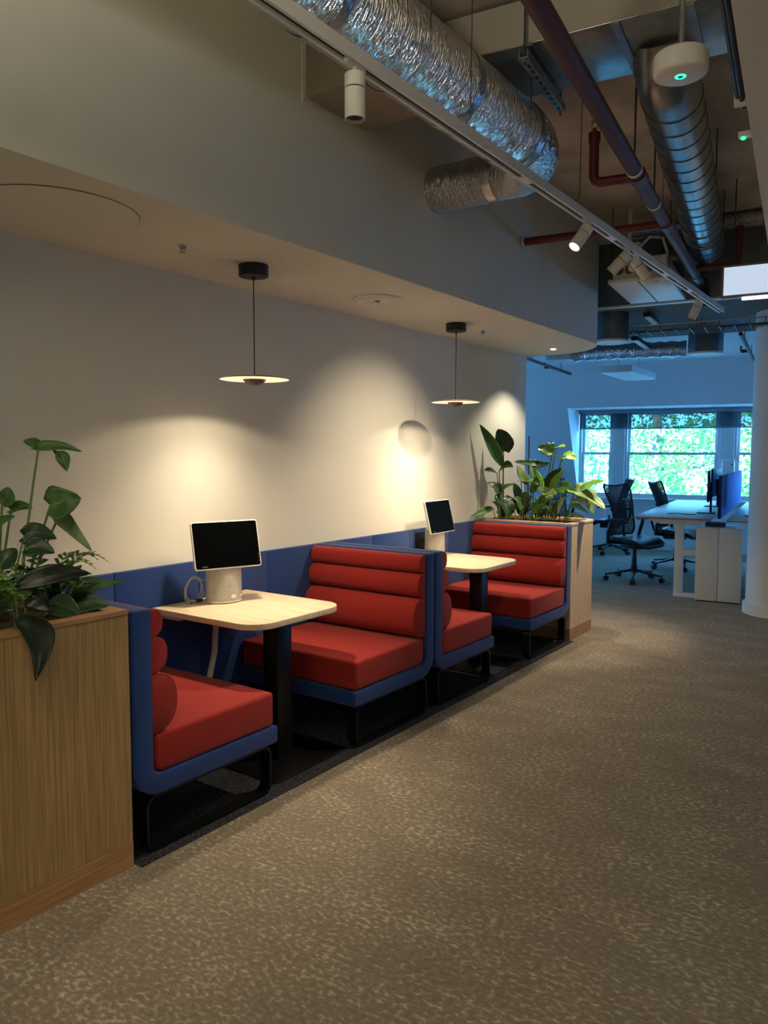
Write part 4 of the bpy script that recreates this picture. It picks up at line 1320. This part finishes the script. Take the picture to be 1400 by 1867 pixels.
# round dark duct piece behind the fan coil unit
rdk = gthing('duct_elbow', 'short dark round duct behind the fan coil unit under the ceiling', 'duct', 2.45, 6.80, 3.14)
MB().tube([(-0.30, 0.0, 0.10), (0.12, 0.0, 0.10)], 0.135, n=36).build('pipe', 'galv_dark', rdk, world=False, smooth=True)
MB().tube([(-0.02, 0.0, 0.10), (0.01, 0.0, 0.10)], 0.142, n=36).build('collar', 'galvanised', rdk, world=False, smooth=True)
for xx in (-0.2,):
    MB().tube([(xx, 0.0, 0.23), (xx, 0.0, 0.358)], 0.004, n=6).build('hanger_rod', 'wire', rdk, world=False)

# hanging sign box
ex = gthing('hanging_sign', 'blank white illuminated hanging sign box with a small lamp strip below', 'sign', 2.99, 5.66, 2.672)
MB().box(-0.255, 0.255, -0.02, 0.03, 0.0, 0.225).build('frame', 'sign_frame', ex, world=False, bevel=0.004)
MB().box(-0.238, 0.238, -0.024, -0.0205, 0.016, 0.209).build('face', 'sign_face', ex, world=False)
MB().box(-0.12, 0.10, -0.012, 0.016, -0.022, -0.001).build('lamp_strip', 'tube_glow', ex, world=False, bevel=0.006)
for xx in (-0.18, 0.2):
    MB().tube([(xx, 0.0, 0.225), (xx, 0.0, 0.82 if xx < 0 else 0.277)], 0.004, n=6).build('hanger_rod', 'wire', ex, world=False)

# ---------------------------------------------------------------- under the dropped ceiling of the office
for (x, y, lab) in ((1.60, 7.40, 'dark duct drop with a white ring diffuser beside the bulkhead end'), (2.32, 8.78, 'dark duct drop with a white ring diffuser below the cable tray')):
    t = gthing('duct_drop', lab, 'duct', x, y, 2.65, 'duct drops with ring diffusers')
    r_ = 0.165 if x < 2 else 0.18
    MB().lathe([(r_, 0.02), (r_, 0.279)], n=48).build('drop_pipe', 'galv_dark', t, world=False, smooth=True)
    MB().lathe([(r_ * 0.76, 0.004), (r_ * 1.04, 0.0), (r_ * 1.04, 0.02), (r_ * 0.76, 0.02)], n=48).build('ring_diffuser', 'white_plastic', t, world=False, smooth=True)
    MB().lathe([(r_ * 0.75, 0.018), (r_ * 0.75, 0.0195)], n=40).build('throat', 'dark_slot', t, world=False)

tr = gthing('cable_tray', 'long wire basket cable tray under the dropped ceiling', 'cable tray', 2.35, 7.85, 2.78)
for yy in (-0.2, -0.1, 0.0, 0.1, 0.2):
    MB().tube([(-1.15, yy, 0), (1.15, yy, 0)], 0.004, n=6).build('long_wire', 'wire', tr, world=False)
for yy in (-0.2, 0.2):
    MB().tube([(-1.15, yy, 0.055), (1.15, yy, 0.055)], 0.005, n=6).build('rail_wire', 'chrome', tr, world=False)
for k in range(18):
    xx = -1.13 + 0.133 * k
    MB().tube([(xx, -0.2, 0.055), (xx, -0.2, 0), (xx, 0.2, 0), (xx, 0.2, 0.055)], 0.004, n=6).build('cross_wire', 'wire', tr, world=False)
for xx in (-0.8, 0.0, 0.8):
    for yy in (-0.2, 0.2):
        MB().tube([(xx, yy, 0.055), (xx, yy, 0.149)], 0.004, n=6).build('hanger_rod', 'wire', tr, world=False)
MB().tube([(-1.1, -0.05, 0.02), (0.0, -0.03, 0.018), (1.1, -0.06, 0.02)], 0.013, n=8).build('cable', 'maroon_pipe', tr, world=False, smooth=True)

ff = gthing('flexible_duct', 'crinkled foil flexible duct joining the far duct drop', 'duct', 1.6, 9.0, 2.66)
pth = [(-0.75 + 0.03 * k, -0.1 - 0.06 * math.sin(k * 0.07), 0.09 - 0.00025 * k) for k in range(43)]
crinkled(pth, [0.088 + 0.006 * math.sin(k * 1.4) for k in range(43)], 28, 9).build('hose', 'foil_cross', ff, world=False, smooth=True, angle=80)
MB().box(-1.05, -0.76, -0.26, 0.05, 0.02, 0.24).build('plenum_box', 'white_metal', ff, world=False, bevel=0.004)

sl = thing('suspended_light', 'pale rectangular light fitting hung in the far office', 'lamp', (-0.12, 10.6, 2.62), R(3))
MB().box(-0.21, 0.21, -0.65, 0.65, 0.0, 0.085).build('housing', 'white_metal', sl, world=False, bevel=0.004)
MB().box(-0.19, 0.19, -0.63, 0.63, -0.003, -0.0005).build('diffuser', 'white_plastic', sl, world=False)
for yy in (-0.5, 0.5):
    MB().tube([(0, yy, 0.085), (0, yy, 0.309)], 0.003, n=6).build('hanger_wire', 'wire', sl, world=False)

for (x, y0, y1, lab) in ((0.09, 9.0, 11.6, 'thin dark red sprinkler pipe above the office beside the booth wall end'), (2.69, 8.4, 10.9, 'thin dark red sprinkler pipe above the desks')):
    t = gthing('sprinkler_pipe', lab, 'pipe', x, (y0 + y1) / 2, 2.78, 'thin sprinkler pipes in the office')
    L = (y1 - y0) / 2
    MB().tube([(0, -L, 0.02), (0, L, 0.02)], 0.021, n=12).build('main_pipe', 'maroon_pipe', t, world=False, smooth=True)
    MB().tube([(-0.09, 0.25, 0.02), (0.0, 0.25, 0.02)], 0.020, n=10).build('tee_arm', 'black_plastic', t, world=False, smooth=True)
    MB().tube([(-0.09, 0.25, 0.02), (-0.09, 0.25, 0.085)], 0.014, n=10).build('sprinkler_head', 'brass', t, world=False, smooth=True)
    for yy in (-L * .5, L * .6):
        MB().tube([(0, yy, 0.04), (0, yy, 0.149)], 0.005, n=6).build('hanger_rod', 'wire', t, world=False)
for (x, y, z, L, lab) in ((1.95, 7.55, 2.86, 0.26, 'small caged strip light beside the near duct drop'), (1.72, 8.35, 2.74, 0.40, 'slim black strip light under the cable tray')):
    t = gthing('strip_light', lab, 'lamp', x, y, z, 'strip lights under the dropped ceiling')
    MB().box(-0.035, 0.035, -L, L, 0.0, 0.04).build('housing', 'black_plastic', t, world=False, bevel=0.004)
    MB().box(-0.025, 0.025, -L + 0.02, L - 0.02, -0.004, -0.0005).build('diffuser', 'white_plastic', t, world=False)
    for yy in (-L * .7, L * .7):
        MB().tube([(0, yy, 0.04), (0, yy, 2.929 - z)], 0.003, n=6).build('hanger_wire', 'wire', t, world=False)

# ================================================================== the far office
DZ = 0.875


def desk(x0, x1, y0, y1, legx, label):
    t = gthing('office_desk', label, 'desk', (x0 + x1) / 2, y0, 0.0, 'white sit stand desks')
    a, b, L = -(x1 - x0) / 2, (x1 - x0) / 2, y1 - y0
    tp = MB().box(a, b, 0, L, DZ - 0.022, DZ).build('desk_top', 'desk_laminate', t, world=False, bevel=0.003)
    MB().box(a, b, -0.0015, 0.0015, DZ - 0.020, DZ - 0.004).build('edge_band', 'desk_edge', tp, world=False)
    MB().prism([(a + 0.12, DZ - 0.024), (b - 0.06, DZ - 0.024), (b - 0.10, DZ - 0.075), (a + 0.28, DZ - 0.075)], 'y', 0.03, 0.09).build('support_arm', 'white_metal', t, world=False)
    for yy in (0.04, L - 0.12):
        lg = MB()
        lg.box(legx - 0.045, legx + 0.045, yy, yy + 0.07, 0.03, DZ - 0.075)
        lg.build('leg', 'white_metal', t, world=False, bevel=0.004)
        MB().box(legx - 0.045, legx + 0.34, yy - 0.005, yy + 0.075, 0.0, 0.045).build('foot', 'white_metal', t, world=False, bevel=0.004)
        MB().box(legx + 0.045, legx + 0.34, yy + 0.01, yy + 0.06, 0.46, 0.53).build('cross_bar', 'white_metal', t, world=False)
    return t


D1 = desk(1.665, 2.46, 8.46, 11.9, 0.085, 'white desk with a pale top nearest the round column')
D2 = desk(2.62, 3.45, 8.42, 11.9, 0.25, 'white desk half hidden behind the round column')

# end cover of the cable spine
cs = gthing('cable_spine_cover', 'white two panel cover closing the end of the desk row', 'cover', 2.56, 8.36, 0)
for k, (a, b) in enumerate(((-0.225, -0.003), (0.003, 0.225))):
    pn = MB().box(a, b, 0.0, 0.05, 0.012, 0.79).build('cover_panel', 'white_metal', cs, world=False, bevel=0.004)
    if k:
        for z_ in (0.13, 0.70):
            MB().lathe([(0.018, 0.0), (0.018, 0.003)], (0.13, -0.001, z_), 18, Euler((R(90), 0, 0)).to_matrix()).build('lock_button', 'white_plastic', pn, world=False)
MB().box(-0.20, 0.20, 0.01, 0.25, 0.0, 0.010).build('foot', 'black_plastic', cs, world=False)
MB().box(-0.14, 0.05, 0.0, 0.16, 0.80, 0.845).build('cable_riser', 'navy', cs, world=False)

dv = gthing('desk_divider', 'bright blue fabric divider between the two desks', 'divider', 2.54, 8.55, 0.8762)
MB().box(-0.015, 0.015, 0.0, 3.2, 0.0, 0.46).build('fabric_panel', 'screen_fabric_blue', dv, world=False, bevel=0.006)
MB().box(-0.017, 0.017, -0.012, 0.0, -0.0, 0.462).build('edge_strip', 'navy', dv, world=False)


def monitor(x, y, az, label, z=DZ):
    t = thing('monitor', label, 'monitor', G(x, y, z + 0.0012), GA + az, 'monitors on the desks')
    MB().prism(rounded(-0.10, 0.10, -0.11, 0.11, (0.02,) * 4, 4), 'z', 0.0, 0.012).build('base', 'black_plastic', t, world=False)
    MB().box(-0.06, -0.035, -0.03, 0.03, 0.012, 0.36).build('stand', 'black_plastic', t, world=False, bevel=0.004)
    MB().box(-0.035, -0.012, -0.29, 0.29, 0.14, 0.50).build('back_case', 'black_plastic', t, world=False, bevel=0.008)
    MB().box(-0.0118, -0.009, -0.285, 0.285, 0.145, 0.495).build('display', 'screen', t, world=False)
    return t


monitor(2.33, 9.35, R(180 + 4), 'dark monitor seen edge on at the near desk')
monitor(2.30, 10.6, R(180 - 6), 'dark monitor further along the near desk')
monitor(2.86, 9.1, R(10), 'dark monitor on the desk behind the column')
kc = gthing('desk_cable', 'thin black cable lying on the near desk', 'cable', 1.95, 9.0, DZ)
MB().tube([(0.0, 0.0, 0.005), (0.12, 0.05, 0.006), (0.2, -0.02, 0.005), (0.30, 0.03, 0.005)], 0.005, n=6).build('cable', 'black_plastic', kc, world=False, smooth=True)


def office_chair(label):
    """mesh backed swivel chair, facing local +x, origin on the floor"""
    t = thing('office_chair', label, 'chair', (0, 0, 0), 0, 'dark mesh backed office chairs')
    # five star base
    for k in range(5):
        a = 2 * PI * k / 5 + 0.35
        c_, s_ = math.cos(a), math.sin(a)
        lg = MB().tube([(0.03 * c_, 0.03 * s_, 0.135), (0.17 * c_, 0.17 * s_, 0.105), (0.335 * c_, 0.335 * s_, 0.080)], [0.030, 0.024, 0.016], n=8, squash=0.7)
        lo = lg.build('base_leg', 'chair_dark', t, smooth=True, world=False)
        wx, wy = 0.345 * c_, 0.345 * s_
        MB().tube([(wx, wy, 0.06), (wx, wy, 0.095)], 0.008, n=8).build('caster_stem', 'black_plastic', lo, world=False)
        for sd in (-1, 1):
            ox, oy = -s_ * 0.015 * sd, c_ * 0.015 * sd
            MB().tube([(wx + ox * 0.2, wy + oy * 0.2, 0.032), (wx + ox * 1.8, wy + oy * 1.8, 0.032)], 0.0315, n=16).build('caster_wheel', 'black_plastic', lo, smooth=True, world=False)
    MB().lathe([(0.045, 0.10), (0.045, 0.16), (0.036, 0.20), (0.030, 0.30), (0.024, 0.30), (0.024, 0.44)], n=20).build('gas_column', 'black_plastic', t, smooth=True, world=False)
    MB().box(-0.16, 0.12, -0.09, 0.09, 0.40, 0.475).build('tilt_box', 'black_plastic', t, world=False, bevel=0.02)
    # seat: dished pan with a waterfall front
    vs, fs, nu, nv = [], [], 14, 12
    for i in range(nu + 1):
        u = i / nu
        x = -0.22 + 0.50 * u
        wv = 0.25 * (1 - 0.55 * max(0, (u - 0.72)) ** 1.6 * 2.2) * (0.84 + 0.16 * min(1, u / 0.3))
        for j_ in range(nv + 1):
            v = -1 + 2 * j_ / nv
            z = 0.505 + 0.022 * v * v + 0.02 * (1 - u) - 0.085 * max(0, u - 0.70) ** 2 / 0.09 * 0.6
            vs.append((x, v * wv, z))
    for i in range(nu):
        for j_ in range(nv):
            a = i * (nv + 1) + j_
            fs.append((a, a + nv + 1, a + nv + 2, a + 1))
    se = MB().add(vs, fs).build('seat', 'chair_dark', t, smooth=True, world=False, angle=60)
    sm = se.modifiers.new('thickness', 'SOLIDIFY')
    sm.thickness = 0.045
    # back: hourglass outline, woven openings
    def back_pt(u, v):
        z = 0.56 + 0.60 * u
        wv = 0.235 * (0.78 + 0.24 * min(1.0, 2 * abs(u - 0.42)) ** 1.5) * (1 - 0.10 * max(0, (u - 0.86) / 0.14) ** 2)
        wv *= 1 - 0.22 * max(0, (0.10 - u) / 0.10)
        top = 0.024 * (abs(v) ** 1.5) * max(0, (u - 0.8) / 0.2)
        x = -0.225 - 0.10 * u - 0.05 * math.sin(PI * u) * -1 - 0.03 * u * u + 0.03 * v * v
        return Vector((x, v * wv, z + top))
    nu, nv = 34, 20
    vs = [back_pt(i / nu, -1 + 2 * j_ / nv) for i in range(nu + 1) for j_ in range(nv + 1)]
    fs = [(i * (nv + 1) + j_, (i + 1) * (nv + 1) + j_, (i + 1) * (nv + 1) + j_ + 1, i * (nv + 1) + j_ + 1) for i in range(nu) for j_ in range(nv)]
    bo = MB().add(vs, fs).build('back_mesh', 'chair_dark', t, world=False)
    wm = bo.modifiers.new('weave', 'WIREFRAME')
    wm.thickness = 0.0115
    wm.use_even_offset = False
    rim_ = [back_pt(0, -1 + 2 * k / 10) for k in range(11)] + [back_pt(k / 16, 1) for k in range(1, 17)] + [back_pt(1, 1 - 2 * k / 10) for k in range(1, 11)] + [back_pt(1 - k / 16, -1) for k in range(1, 17)]
    MB().tube(rim_, 0.011, n=8).build('back_rim', 'chair_dark', t, smooth=True, world=False)
    MB().tube([back_pt(0.52, -1 + 2 * k / 8) + Vector((-0.02, 0, -0.02 * (1 - abs(-1 + 2 * k / 8)))) for k in range(9)], 0.012, n=8).build('lumbar_bar', 'chair_dark', t, smooth=True, world=False)
    for sd in (-1, 1):
        MB().tube([(-0.12, sd * 0.06, 0.44), (-0.26, sd * 0.11, 0.50), (-0.30, sd * 0.13, 0.62), (-0.285, sd * 0.15, 0.80)], [0.022, 0.02, 0.017, 0.012], n=8).build('back_arm', 'black_plastic', t, smooth=True, world=False)
        ap = MB().tube([(-0.16, sd * 0.10, 0.46), (-0.19, sd * 0.27, 0.48), (-0.17, sd * 0.29, 0.60), (-0.12, sd * 0.285, 0.735)], [0.022, 0.024, 0.024, 0.022], n=10)
        ao = ap.build('arm_post', 'black_plastic', t, smooth=True, world=False)
        MB().tube([(-0.20, sd * 0.285, 0.745), (-0.14, sd * 0.285, 0.760), (0.0, sd * 0.28, 0.762), (0.07, sd * 0.27, 0.745), (0.10, sd * 0.268, 0.730)], [0.030, 0.044, 0.046, 0.042, 0.028], n=12, squash=0.42).build('arm_pad', 'chair_dark', ao, smooth=True, world=False)
    return t


def place(t, x, y, az, s=1.0):
    p = G(x, y, 0)
    t.location = p
    t.rotation_euler = (0, 0, GA + az)
    t.scale = (s, s, s)


chair0 = office_chair('dark mesh backed office chair tucked under the near end of the desk')
for (x, y, az, lab) in ((1.83, 10.75, R(-12), 'dark office chair with its mesh back against the window, farther along the desk'),
                        (-0.06, 11.70, R(80), 'dark office chair standing behind the planter foliage'),
                        (0.66, 11.95, R(176), 'office chair whose back just shows over the nearest chair')):
    c_ = copy_tree(chair0)
    c_['label'] = lab
    place(c_, x, y, az)
place(chair0, 1.517, 9.415, R(-30))

wb = gthing('wall_box', 'small white box on the window post above the desks', 'box', 2.30, 12.69, 1.24)
MB().box(-0.085, 0.085, 0.0, 0.058, 0.0, 0.24).build('cover', 'white_plastic', wb, world=False, bevel=0.012)
MB().lathe([(0.012, 0.0), (0.012, 0.004)], (0.055, -0.002, 0.16), 12, Euler((R(90), 0, 0)).to_matrix()).build('button', 'black_plastic', wb, world=False)
